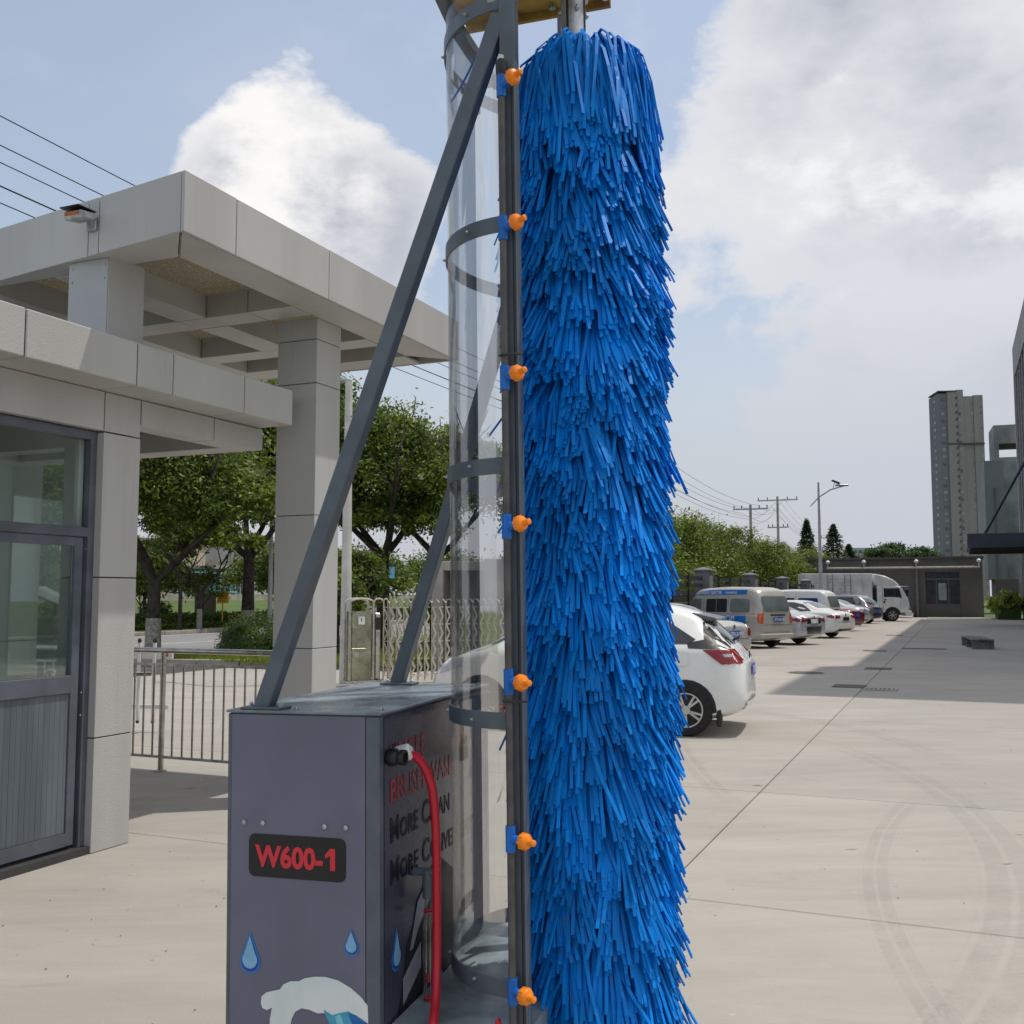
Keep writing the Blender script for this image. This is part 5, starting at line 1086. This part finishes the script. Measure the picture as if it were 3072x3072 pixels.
B1('fuel_flap', cblack, trk, 5.02, 5.12, .06, .075, 1.15, 1.3); B1('grille', cblack, trk, 6.59, 6.63, .5, 1.5, .95, 1.15); B1('bumper', tw_, trk, 6.35, 6.72, .06, 1.95, .35, .68, bevel=.03); B1('headlight', lampwh, trk, 6.5, 6.66, .1, .42, .75, .95, bevel=.02)
B1('mirror', cblack, trk, 6.35, 6.5, -.15, -.05, 1.6, 2.05, bevel=.02); B1('sun_visor', tw_, trk, 6.1, 6.55, .1, 1.9, 2.2, 2.25)
for wx in (1.0, 5.55):
    for o, yy in ((-1, .16), (1, 1.86)): wheel(trk, wx, yy, .40, .24, o, 6)
    MB().prism([(wx + .50 * math.cos(a), .058, .42 + .50 * math.sin(a)) for a in [k * PI / 10 for k in range(11)]], (0, .015, 0)).build('wheel_arch', cblack, trk)
B1('exhaust_stack', cblack, trk, 4.4, 4.62, .3, 1.7, .95, 2.1)
# ================================================================== THE BRUSH WASHING MACHINE
MA = R(17); my = Vector((math.sin(MA), math.cos(MA), 0)); mxv = Vector((math.cos(MA), -math.sin(MA), 0))
mc = thing('bus_washing_machine', 'dark grey single-brush washing machine with a tall blue brush and clear shield', 'washing machine', Vector((.105 + .0208, 3.174, 0)), -MA)
mc.rotation_euler = (Matrix.Rotation(-.013, 4, 'Y') @ Matrix.Rotation(-MA, 4, 'Z')).to_euler()
# local axes: x' to the right (away from the cabinet), y' away from the camera, z up
# chassis and deck
B1('deck_plate', deck_grey, mc, -.34, .04, -.42, .47, .40, .455, bevel=.004)
B1('chassis', black, mc, -.82, .03, -.46, .50, .14, .395)
for x_, y_ in ((-.7, -.3), (-.7, .35), (.16, -.20), (.2, .30)):
    MB().lathe([(.06, -.04), (.12, -.04), (.13, -.02), (.13, .02), (.12, .04), (.06, .04)], 24, Matrix.Translation((x_, y_, .13)) @ Matrix.Rotation(R(90), 4, 'Y')).build('wheel', rubber, mc, smooth=True)
B1('drive_arm', black, mc, .0, .36, -.16, .16, .16, .34, bevel=.02)
# cabinet
X0, X1, Y0, Y1, Z0, Z1 = -.812, -.345, -.479, .45, .16, 1.286
cabp = B1('cabinet', mach_grey, mc, X0 + .004, X1 - .004, Y0 + .006, Y1 - .004, Z0, Z1 - .004)
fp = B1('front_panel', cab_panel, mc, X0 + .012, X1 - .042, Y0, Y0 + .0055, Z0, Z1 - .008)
B1('corner_trim', mach_grey, mc, X1 - .041, X1 - .0, Y0 - .001, Y0 + .03, Z0, Z1 - .006, bevel=.003); B1('corner_trim', mach_grey, mc, X0, X0 + .011, Y0 - .001, Y0 + .03, Z0, Z1 - .006, bevel=.002)
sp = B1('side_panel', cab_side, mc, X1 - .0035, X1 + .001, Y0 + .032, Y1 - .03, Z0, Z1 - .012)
B1('corner_trim', mach_grey, mc, X1 - .03, X1 + .002, Y1 - .029, Y1, Z0, Z1 - .006, bevel=.002)
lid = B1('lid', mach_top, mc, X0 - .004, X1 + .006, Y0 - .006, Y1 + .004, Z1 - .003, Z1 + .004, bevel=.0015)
for x_, y_ in ((X1 - .02, Y0 + .06), (X1 - .02, Y1 - .04), (X0 + .2, Y0 + .03)): MB().lathe([(.006, 0), (.006, .005), (.003, .008)], 8, Matrix.Translation((x_, y_, Z1 + .004))).build('lid_screw', steel, lid)
def fx(px): return X0 + .0 + (px - 425) / (722 - 425) * (X1 - X0)     # along the front, left to right
def F3(x_, z, e=.0): return (x_, Y0 - e, z)
def flat(name, m, poly, parent, side='front', e=.001, t=.0012):
    if side == 'front': P = [(x_, Y0 - e, z) for x_, z in poly]; ext = (0, -t, 0)
    else: P = [(X1 + .001 + e, y_, z) for y_, z in poly]; ext = (t, 0, 0)
    return MB().prism(P, ext).build(name, m, parent)
for px in (460, 498, 619, 660):
    MB().lathe([(.0075, 0), (.0075, .006), (.004, .008)], 6, Matrix.Translation((fx(px), Y0 - .0, .980)) @ Matrix.Rotation(R(90), 4, 'X')).build('hex_bolt', galv, fp)
lab_ = flat('model_label', black_matt, [(x_, z) for x_, z in rpoly(fx(470), fx(659), .834, .950, .018)], fp)
text('label_text', 'W600-', .079, red_print, lab_, frame((fx(485), Y0 - .0029, .864), (1, 0, 0), (0, 0, 1)), .0028, sx=.91)
lt_ = [o for o in bpy.data.objects if o.name.startswith('label_text')][0]; ex_ = max(v.co.x for v in lt_.data.vertices)
flat('label_digit', red_print, [(ex_ + .006, .904), (ex_ + .022, .922), (ex_ + .037, .922), (ex_ + .037, .8635), (ex_ + .022, .8635), (ex_ + .022, .904), (ex_ + .008, .894)], lab_, e=.0022)
def drop(cx, z0, z1, w_, parent, side='front'):
    def shape(s, dz, e0):
        pts = []; n_ = 22; zc = z0 + w_ * .52
        for i in range(n_ + 1):
            a = R(-90 - 128 + 256 * i / n_); pts.append((cx + w_ * .5 * s * math.cos(a), zc + w_ * .5 * s * math.sin(a) + dz))
        top = (cx, z0 + (z1 - z0) * (1 if s > .95 else .90)); return pts + [top] if True else pts
    dg = pm('drop_pale', (.22, .48, .72), .35, 0, .1, 20); db_ = pm('drop_blue', (.03, .20, .58), .3); dd = pm('drop_deep', (.01, .07, .36), .3)
    o = flat('water_drop', db_, shape(1, 0, 0), parent, side, .001); flat('drop_core', dd, shape(.84, w_ * .03, 0), o, side, .0024); flat('drop_glint', dg, shape(.72, w_ * .10, 0), o, side, .0038)
drop(fx(474), .568, .683, .064, fp); drop(fx(670), .642, .716, .044, fp)
foam = pm('foam_print', (.78, .80, .79), .45, 0, .14, 5, col2=(.62, .73, .70)); cy1 = pm('cyan_print', (.06, .40, .58), .4, 0, .1, 9); cy2 = pm('cyan_deep_print', (.01, .15, .48), .4)
def wav(pts): return [(fx(x_), 1.6 - (y_ - 1125) / 1932 * 2.765) for x_, y_ in pts]
wave = [(496, 1898), (497, 1885), (507, 1876), (520, 1872), (533, 1868), (540, 1858), (553, 1851), (570, 1849), (580, 1843), (598, 1838), (620, 1836), (645, 1840), (668, 1851), (687, 1865), (700, 1880), (701, 1990), (560, 1990), (560, 1920), (565, 1908), (578, 1898), (570, 1899), (556, 1906), (545, 1925), (540, 1990), (512, 1990), (514, 1915), (518, 1903), (508, 1909), (499, 1906)]
wave = [(496, 1898), (497, 1885), (507, 1876), (520, 1872), (533, 1868), (540, 1858), (553, 1851), (570, 1849), (580, 1843), (598, 1838), (620, 1836), (645, 1840), (668, 1851), (687, 1865), (700, 1880), (701, 1912), (690, 1906), (678, 1899), (660, 1895), (648, 1899), (634, 1905), (618, 1902), (606, 1904), (590, 1899), (575, 1898), (563, 1906), (556, 1920), (552, 1945), (545, 1990), (512, 1990), (514, 1925), (518, 1903), (508, 1909), (499, 1906)]
wv = flat('wave_print', foam, wav(wave), fp)
flat('wave_stripe', cy1, wav([(618, 1896), (634, 1904), (650, 1898), (664, 1894), (690, 1905), (700, 1915), (700, 1990), (640, 1990), (636, 1945), (628, 1918)]), wv, e=.0026)
flat('wave_stripe', pm('cyan_light_print', (.24, .62, .74), .4), wav([(640, 1905), (650, 1900), (662, 1930), (668, 1990), (655, 1990), (650, 1940)]), wv, e=.004); flat('wave_stripe', cy2, wav([(664, 1895), (690, 1905), (700, 1915), (700, 1990), (690, 1990), (682, 1940)]), wv, e=.004)
# side print (y' from front edge, z)
def SZ(z): return z
def stext(s, y_, z, size, m, bold=.002, sx=1.): return text('side_lettering', s, size, m, sp, frame((X1 + .0022, y_, z), (0, 1, 0), (0, 0, 1)), bold, .0003, sx=sx)
stext('SINGLE', -.415, 1.135, .088, red_dim, .001, .95); stext('BRUSH WASH', -.415, 1.038, .088, red_dim, .001, .95)
def smallcaps(words, y_, z):
    for wd in words:
        o = stext(wd[0], y_, z, .098, black_matt, .0012, .92); y_ = max(v.co.y for v in o.data.vertices) + .006
        o = stext(wd[1:], y_, z, .076, black_matt, .0012, .92); y_ = max(v.co.y for v in o.data.vertices) + .03
smallcaps(['MORE', 'CLEAN'], -.415, .928); smallcaps(['MORE', 'CONVENIENT'], -.415, .815)
drop(-.375, .575, .690, .062, sp, 'side')
bus = flat('bus_print', black_matt, [(-.30, .62), (-.20, .71), (-.05, .80), (-.03, .80), (.15, .70), (.15, .40), (-.02, .36), (-.30, .30), (-.40, .31), (-.38, .42), (-.33, .52)], sp, 'side')
flat('bus_stripe', grey_print, [(-.28, .60), (-.22, .72), (-.075, .80), (-.05, .80), (-.05, .50), (-.075, .48), (-.075, .73), (-.12, .71), (-.22, .645), (-.26, .60)], bus, 'side', .0026)
flat('bus_stripe', grey_print, [(-.33, .54), (-.20, .60), (-.20, .53), (-.33, .47)], bus, 'side', .0026)
flat('bus_window', pm('bus_window_brown', (.05, .015, .015), .3), [(-.19, .64), (-.085, .71), (-.085, .49), (-.19, .45)], bus, 'side', .0026)
MB().tube([(X1 + .004, -.14 + .05 * math.cos(t), .42 + .055 * math.sin(t)) for t in [k * PI / 8 for k in range(-3, 10)]], .0025, 5).build('wheel_outline', grey_print, bus)
for k in range(4): flat('grille_stripe', white_print, [(-.37 + .012 * k, .335 + .015 * k), (-.31 + .012 * k, .355 + .015 * k), (-.31 + .012 * k, .361 + .015 * k), (-.37 + .012 * k, .341 + .015 * k)], bus, 'side', .0026)
sw = flat('wave_print', cy1, [(-.36, .16), (-.30, .26), (-.18, .36), (-.04, .47), (.02, .42), (.08, .38), (.14, .36), (.14, .16)], sp, 'side', .0015)
flat('wave_stripe', white_print, [(-.2, .30), (-.06, .41), (.02, .38), (.06, .33), (.02, .35), (-.06, .36), (-.16, .28)], sw, 'side', .0042); flat('wave_stripe', cy2, [(-.25, .2), (-.1, .3), (.02, .32), (.12, .25), (.0, .27), (-.1, .24), (-.2, .16)], sw, 'side', .0042); flat('wave_stripe', cy2, [(-.02, .45), (.08, .375), (.13, .37), (.02, .40)], sw, 'side', .0042)
# hose coupling, hose, flow meter
hc = MB().lathe([(.018, 0), (.024, .01), (.024, .03), (.017, .036), (.021, .042), (.021, .056), (.014, .056), (.013, .04)], 16, Matrix.Translation((X1, -.43, 1.165)) @ Matrix.Rotation(R(90), 4, 'Y')).build('coupling', black, mc, smooth=True); MB().lathe([(.004, 0), (.004, .012), (.007, .014)], 8, Matrix.Translation((X1 + .02, -.43, 1.187))).build('coupling_knob', black, hc)
MB().lathe([(.021, -.02), (.023, -.01), (.023, .018), (.016, .026)], 6, Matrix.Translation((X1 + .03, -.385, 1.170)) @ Matrix.Rotation(R(75), 4, 'Y')).build('hose_nut', white_pl, mc)
hp = [(X1 + .045, -.385, 1.168), (X1 + .062, -.36, 1.158), (X1 + .082, -.335, 1.115), (X1 + .095, -.32, 1.05), (X1 + .10, -.315, .93), (X1 + .10, -.315, .78), (X1 + .10, -.315, .66), (X1 + .104, -.33, .57), (X1 + .120, -.38, .505), (X1 + .140, -.45, .475), (X1 + .155, -.50, .40), (X1 + .16, -.51, .20), (X1 + .2, -.56, .02)]
def smooth_path(P, it=3):
    P = [Vector(p) for p in P]
    for _ in range(it):
        Q = [P[0]]
        for i in range(len(P) - 1): Q += [P[i].lerp(P[i + 1], .25), P[i].lerp(P[i + 1], .75)]
        P = Q + [P[-1]]
    return P
MB().tube(smooth_path(hp, 2), .0125, 12).build('red_hose', hose_red, mc, smooth=True)
fm = MB().tube([(X1 + .045, -.245, .405), (X1 + .045, -.245, .775)], .0125, 14, caps=False).build('flow_meter', glassy('clear_tube', (.92, .94, .95), .03, .01), mc, smooth=True)
for x_ in (-.006, .006): MB().tube([(X1 + .045 + x_, -.245, .41), (X1 + .045 + x_, -.245, .77)], .0018, 6).build('meter_rod', steel, fm)
MB().tube([(X1 + .045, -.245, .74), (X1 + .045, -.245, .82)], .0155, 12).build('meter_fitting', mach_grey, fm, smooth=True); MB().tube([(X1, -.245, .812), (X1 + .062, -.245, .812)], .012, 12).build('meter_fitting', mach_grey, fm, smooth=True)
MB().tube([(X1 + .045, -.245, .355), (X1 + .045, -.245, .42)], .0165, 12).build('meter_fitting', black, fm, smooth=True); MB().tube([(X1, -.245, .36), (X1 + .06, -.245, .36)], .015, 12).build('meter_fitting', black, fm, smooth=True)
MB().tube([(X1 + .045, -.245, .505), (X1 + .045, -.245, .53)], .006, 8).build('meter_float', hose_red, fm)
for z in (.70, .462, .457, .706): MB().lathe([(.0130, z), (.0130, z + .002)], 14, Matrix.Translation((X1 + .045, -.245, 0))).build('meter_ring', red_print, fm)
# posts, braces, top frame
def sqtube(name, p, q, s=.05, m=None, side=None): return MB().bar(p, q, s, s, side).build(name, m or mach_grey, mc, bevel=.003)
PN, PF = -.36, .36
sqtube('post', (.012, PN, .16), (.012, PN, 3.75), .046, side=(1, 0, 0)); sqtube('post', (.006, PF, .16), (.006, PF, 3.75), .046, side=(1, 0, 0))
MB().box(-.03, .03, PN - .001, PN + .02, .14, .16).build('post_foot', mach_grey, mc)
f1 = Vector((-.722, -.455, Z1 + .005)); 
for (fx_, fy), yy in (((-.722, -.44), PN), ((-.66, .375), PF)):
    MB().bar((fx_, fy, Z1 + .004), (-.012, yy + (.0 if yy < 0 else 0), 3.27), .046, .046, (0, 1, 0)).build('brace', mach_grey, mc, bevel=.003)
    B1('brace_foot', mach_grey, mc, fx_ - .055, fx_ + .07, fy - .035, fy + .035, Z1 + .004, Z1 + .012, bevel=.002)
    for dx_ in (-.04, .055): MB().lathe([(.007, 0), (.007, .007), (.003, .012)], 6, Matrix.Translation((fx_ + dx_, fy, Z1 + .012))).build('foot_bolt', galv, mc)
sqtube('top_bar', (-.27, -.02, 3.47), (-.27, .36, 3.47), .04); sqtube('top_bar', (-.27, .36, 3.47), (.10, .36, 3.47), .04); sqtube('top_bar', (-.27, -.02, 3.47), (-.24, -.30, 3.47), .04)
B1('top_plate', yellow_rust, mc, -.30, .21, -.36, .175, 3.585, 3.605); B1('plate_flange', yellow_rust, mc, -.30, .21, .16, .175, 3.56, 3.585)
for x_ in (.02, .2): MB().lathe([(.012, 0), (.012, .018)], 6, Matrix.Translation((x_, .13, 3.567))).build('plate_bolt', galv, mc)
MB().tube([(-.02, PN, 3.32), (-.05, PN - .0, 3.325)], .007, 8).build('bolt', galv, mc); MB().tube([(.026, PN, 3.33), (.036, PN, 3.33)], .012, 6).build('bolt', galv, mc)
MB().tube(smooth_path([(-.09, -.1, 3.50), (-.08, -.12, 3.42), (-.13, -.16, 3.33), (-.20, -.14, 3.22), (-.26, -.1, 3.18)]), .0035, 6).build('cable', blue_pl, mc, smooth=True)
# shield and hoops: a half round hung between the posts on the cabinet side
RA, RB = .36, .285
def arc(t): return (-RB * math.sin(t), -RA * math.cos(t))
n_ = 40; vs = []; zz = (.50, 1.2, 2.0, 2.8, 3.5)
for z in zz:
    for i in range(n_ + 1): x_, y_ = arc(PI * i / n_); vs.append((x_, y_, z))
fs = [(j * (n_ + 1) + i, j * (n_ + 1) + i + 1, (j + 1) * (n_ + 1) + i + 1, (j + 1) * (n_ + 1) + i) for j in range(len(zz) - 1) for i in range(n_)]
sho = MB().add(vs, fs).build('clear_shield', shield, mc, smooth=True)
for z in (3.315, 2.655, 1.965, 1.262, .555):
    mb = MB(); vs = []
    for i in range(n_ + 1):
        x_, y_ = arc(PI * i / n_); k1_, k2_ = 1.006, 1.022
        vs += [(x_ * k1_, y_ * k1_, z - .023), (x_ * k2_, y_ * k2_, z - .023), (x_ * k2_, y_ * k2_, z + .023), (x_ * k1_, y_ * k1_, z + .023)]
    fs = [(i * 4 + a, i * 4 + (a + 1) % 4, i * 4 + 4 + (a + 1) % 4, i * 4 + 4 + a) for i in range(n_) for a in range(4)] + [(0, 1, 2, 3), (n_ * 4 + 3, n_ * 4 + 2, n_ * 4 + 1, n_ * 4)]
    mb.add(vs, fs); hpo = mb.build('hoop', mach_grey, mc, smooth=True)
    for t_ in (.45, 1.25, 1.5):
        x_, y_ = arc(t_); MB().lathe([(.005, 0), (.005, .006), (.002, .012)], 8, Matrix.Translation((x_ * 1.02, y_ * 1.02, z + rnd.uniform(-.008, .008))) @ Vector((x_, y_, 0)).to_track_quat('Z', 'Y').to_matrix().to_4x4()).build('rivet', galv, hpo)
MB().tube(smooth_path([(-.185, -.285, 2.13), (-.178, -.29, 2.10), (-.183, -.287, 2.075), (-.19, -.28, 2.05), (-.185, -.285, 2.03)], 2), .0012, 5).build('pen_squiggle', mach_grey, sho)
vs = []
for z in (.50, 2.0, 3.5):
    for i in range(15): x_, y_ = arc(PI * (.22 + .26 * i / 14)); vs.append((x_ * .985, y_ * .985, z))
MB().add(vs, [(j * 15 + i, j * 15 + i + 1, (j + 1) * 15 + i + 1, (j + 1) * 15 + i) for j in range(2) for i in range(14)]).build('sheet_overlap', shield, mc, smooth=True)
# spray pipe with nozzles
px_, py_ = .001, PN - .042
MB().tube([(px_, py_, .30), (px_, py_, 3.085)], .0105, 12).build('spray_pipe', pipe_grey, mc, smooth=True)
MB().tube([(px_ + .028, py_ + .008, .30), (px_ + .028, py_ + .008, 3.06)], .0035, 6).build('cable_run', black, mc, smooth=True)
MB().lathe([(.014, 3.07), (.016, 3.08), (.016, 3.112), (.012, 3.117)], 12, Matrix.Translation((px_, py_, 0))).build('pipe_cap', black, mc, smooth=True); MB().lathe([(.008, 3.117), (.008, 3.13)], 10, Matrix.Translation((px_, py_, 0))).build('pipe_plug', white_pl, mc)
for z in (2.265, 1.32): cl_ = MB().tube([(px_ - .014, py_ - .004, z), (px_ - .006, py_ - .015, z), (px_ + .012, py_ - .014, z), (px_ + .032, py_ - .012, z), (px_ + .052, py_ - .004, z)], .0035, 6).build('pipe_clamp', black, mc, smooth=True)
for i, z in enumerate((3.042, 2.627, 2.203, 1.791, 1.372, .958, .566)):
    te = MB().tube([(px_, py_, z - .034), (px_, py_, z + .034)], .0140, 14).build('blue_tee', blue_pl, mc, smooth=True)
    dz = .006 if i < 4 else -.004; d = Vector((.80, -.50 + .1 * (i % 2), .10 if i < 4 else .0)).normalized(); o_ = Vector((px_, py_, z))
    MB().tube([o_, o_ + d * .040], .0115, 12).build('branch', blue_pl, te, smooth=True)
    Mx = Matrix.Translation(o_ + d * .034) @ d.to_track_quat('Z', 'Y').to_matrix().to_4x4()
    nz = MB().lathe([(.012, 0), (.015, .003), (.015, .006), (.0205, .007), (.0215, .009), (.0215, .022), (.018, .028), (.0095, .031), (.0075, .036), (.0085, .040), (.0085, .050), (.004, .052)], 16, Mx).build('nozzle', orange, mc, smooth=True)
    for k in range(8): a = k * PI / 4; MB().lathe([(.0018, 0), (.0022, .003), (.0018, .015)], 6, Mx @ Matrix.Translation((.0212 * math.cos(a), .0212 * math.sin(a), .007))).build('grip_rib', orange, nz)
# red valve at the pipe foot
vl = MB().tube([(px_ - .03, py_ - .01, .44), (px_ - .028, py_ - .012, .36)], .011, 8).build('red_valve', hose_red, mc, smooth=True); MB().bar((px_ - .035, py_ - .02, .50), (px_ - .03, py_ - .02, .36), .012, .022).build('valve_handle', hose_red, vl, bevel=.004)
# yellow pump bits behind the shield
B1('yellow_bracket', yellow, mc, -.16, .0, .46, .56, 1.01, 1.07, bevel=.008); B1('yellow_bracket', yellow, mc, -.08, .0, .47, .55, 1.07, 1.10, bevel=.006)
MB().tube(smooth_path([(-.30, .46, 1.20), (-.16, .47, 1.26), (-.06, .5, 1.18), (-.03, .52, 1.07)], 2), .011, 8).build('red_hose', hose_red, mc, smooth=True)
# ---- brush
BC = Vector((.150, .0, 0)); BR0 = .058
MB().tube([(BC.x, BC.y, .28), (BC.x, BC.y, 3.30)], BR0, 20).build('brush_core', black, mc, smooth=True)
sh_ = MB().tube([(BC.x - .03, BC.y, 3.30), (BC.x - .03, BC.y, 3.585)], .040, 20).build('shaft_coupling', galv, mc, smooth=True)
for a in range(4):
    th = PI * a / 2 + .55
    for z in (3.455, 3.505): MB().lathe([(.009, 0), (.009, .007), (.004, .011)], 6, Matrix.Translation((BC.x - .03 + .040 * math.cos(th), BC.y + .040 * math.sin(th), z)) @ Vector((math.cos(th), math.sin(th), 0)).to_track_quat('Z', 'Y').to_matrix().to_4x4()).build('coupling_bolt', galv, sh_)
    th2 = th + PI / 4; MB().box(-.0035, .0035, 0, .004, 3.34, 3.53, M=Matrix.Translation((BC.x - .03 + .038 * math.cos(th2), BC.y + .038 * math.sin(th2), 0)) @ Matrix.Rotation(th2 - PI / 2, 4, 'Z')).build('coupling_slot', black, sh_)
def bristle_mat():
    m = bpy.data.materials.new('blue_foam_strip'); m.use_nodes = True; T = NT(m.node_tree); p = T.n['Principled BSDF']
    pos = T.new('ShaderNodeNewGeometry'); rnd_ = pos.outputs['Random Per Island']
    c = T.mixc(rnd_, (.0006, .185, .64), (.0009, .275, .86))
    sepz = T.new('ShaderNodeSeparateXYZ'); T.link(pos.outputs['Position'], sepz.inputs[0])
    tipn = T.ramp(T.noise(pos.outputs['Position'], 5, 4), .3, .7, .78, 1.1); hs_ = T.new('ShaderNodeHueSaturation'); T.link(c, hs_.inputs['Color']); T.link(tipn, hs_.inputs['Value']); c = hs_.outputs[0]
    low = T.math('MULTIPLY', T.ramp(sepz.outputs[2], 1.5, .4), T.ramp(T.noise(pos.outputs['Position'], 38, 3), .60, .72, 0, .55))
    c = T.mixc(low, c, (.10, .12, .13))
    T.link(c, p.inputs['Base Color']); p.inputs['Roughness'].default_value = .5; p.inputs['Specular IOR Level'].default_value = .16
    return m
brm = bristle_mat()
rs = np.random.RandomState(21)
def hh(th, z, k):     # smooth tangled field for lean of the tufts
    return (math.sin(3.1 * th + 5.3 * z + k) + math.sin(5.7 * th - 8.9 * z + 2.3 * k) * .8 + math.sin(1.9 * th + 17 * z + 1.1 * k) * .7) / 2.5
def strip(th, z0, Rt, Ln, lean, w_, tk, up, flare, n=7, tw=0.):
    # returns centre line, tangential dirs
    pts = []; 
    for i in range(n):
        s = i / (n - 1); kd = .62 * min(1, max(0, (up - .035) / .04)); r = BR0 * .9 + (Rt - BR0) * ((s ** .92) * (1 - kd) + kd * math.sin(min(1, s * 1.55) * PI / 2)) + flare * max(0, s - .5) ** 1.5
        z = z0 + up * math.sin(min(1, s * 1.8) * PI / 2) * (1 - s * .2) - Ln * (s ** (1.52 + .6 * kd))
        a = th + lean * s ** 1.6
        pts.append((r, a, z))
    vs = []; P = [Vector((r * math.cos(a), r * math.sin(a), z)) for r, a, z in pts]
    for i in range(n):
        T_ = (P[min(i + 1, n - 1)] - P[max(i - 1, 0)]).normalized(); a = pts[i][1] + tw * i / (n - 1)
        S = Vector((-math.sin(a), math.cos(a), 0)); S = (S - T_ * S.dot(T_)).normalized(); U = T_.cross(S)
        vs += [P[i] - S * w_ / 2 - U * tk / 2, P[i] + S * w_ / 2 - U * tk / 2, P[i] + S * w_ / 2 + U * tk / 2, P[i] - S * w_ / 2 + U * tk / 2]
    fs = [(i * 4 + a, i * 4 + (a + 1) % 4, i * 4 + 4 + (a + 1) % 4, i * 4 + 4 + a) for i in range(n - 1) for a in range(4)] + [((n - 1) * 4 + 3, (n - 1) * 4 + 2, (n - 1) * 4 + 1, (n - 1) * 4)]
    return vs, fs, P[-1]
strips = []
tuft = {}
def tuft_of(th, z):
    kz = int(math.floor(z / .052 + 3 * hh(th, z * .3, 6.))); kt = int(math.floor((th * .25 + .02 * (kz % 3)) / .055)); k_ = (kt, kz)
    if k_ not in tuft: q_ = random.Random(kt * 7919 + kz * 104729); tuft[k_] = (q_.gauss(0, .034), q_.gauss(0, .0125), q_.gauss(0, .13), q_.gauss(0, .012))
    return tuft[k_]
NB = 12500
zlo, zhi = .62, 3.262
camdir = math.atan2(-1, -.05)
for i in range(NB):
    th = rs.uniform(0, 2 * PI); q = rs.rand()
    z0 = zlo + (zhi - zlo) * rs.rand()
    # tufts sit in helical rows
    ph = th / (2 * PI) * .11
    z0 = z0 + .42 * ((round((z0 + ph) / .115 + .8 * hh(th, z0 * .5, 2.)) * .115 - ph) - z0)
    z0 = min(z0, zhi)
    topk = max(0, (z0 - 3.09) / .17)
    f1_ = hh(th, z0, 0.); f2_ = hh(th, z0, 4.)
    Rt = .234 + .014 * f1_ + rs.normal(0, .006) - (.004 * (1 - min(1, (z0 - zlo) / 1.5))) - .008 * topk
    Ln = .315 + .02 * f2_ + rs.normal(0, .014) + .05 * topk
    lean = .20 * hh(th, z0, 9.) + .12 + rs.normal(0, .085)
    tf = tuft_of(th, z0); Ln = Ln * .97 + tf[0]; Rt += tf[1]; lean += tf[2]
    if rs.rand() < .02: lean += rs.normal(0, .35); Rt += abs(rs.normal(0, .022)); Ln += .05
    strips.append((th, z0, Rt, Ln, lean, 0.0096 * rs.uniform(.9, 1.12), .0044, .035 + .03 * topk, rs.uniform(0, .02) + (abs(rs.normal(0, .04)) if rs.rand() < .04 else 0), rs.normal(0, .25)))
for i in range(620):      # long strips that drape over the top
    th = rs.uniform(0, 2 * PI); strips.append((th, 3.272 + rs.uniform(-.03, .012), .218 + rs.normal(0, .012), .33 + rs.normal(0, .035), rs.normal(.05, .20), .0096, .0036, .078 + rs.uniform(-.01, .03), rs.uniform(0, .03), rs.normal(0, .3)))
for i in range(700):      # long loose ends at the bottom
    th = rs.uniform(0, 2 * PI); strips.append((th, .655 + rs.uniform(-.07, .06), .195 + rs.normal(0, .03), .31 + rs.normal(0, .05), rs.normal(.05, .25), .0096, .0036, .01, rs.uniform(0, .05), rs.normal(0, .3)))
built = []
for s_ in strips:
    vs, fs, tip = strip(*s_[:9], tw=s_[9])
    # how openly it faces the front of the machine
    score = -(tip.y) + .25 * rs.rand() + (.05 if s_[0] else 0)
    built.append((score, vs, fs, tip))
order = sorted(range(len(built)), key=lambda i: -built[i][0])
front = [i for i in order[:2400]]; r3 = random.Random(9); sel = set(r3.sample(front, 300))
brush = bpy.data.objects.new('brush', None)
bq = MB(); 
for i, (sc_, vs, fs, tip) in enumerate(built):
    if i in sel: continue
    bq.add(vs, fs)
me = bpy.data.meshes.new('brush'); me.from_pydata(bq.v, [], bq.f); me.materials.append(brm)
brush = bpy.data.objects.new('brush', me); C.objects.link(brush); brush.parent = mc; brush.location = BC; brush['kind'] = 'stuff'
for i in sel:
    sc_, vs, fs, tip = built[i]; me = bpy.data.meshes.new('bristle'); me.from_pydata([tuple(v) for v in vs], [], fs); me.materials.append(brm)
    o = bpy.data.objects.new('bristle', me); C.objects.link(o); o.parent = brush
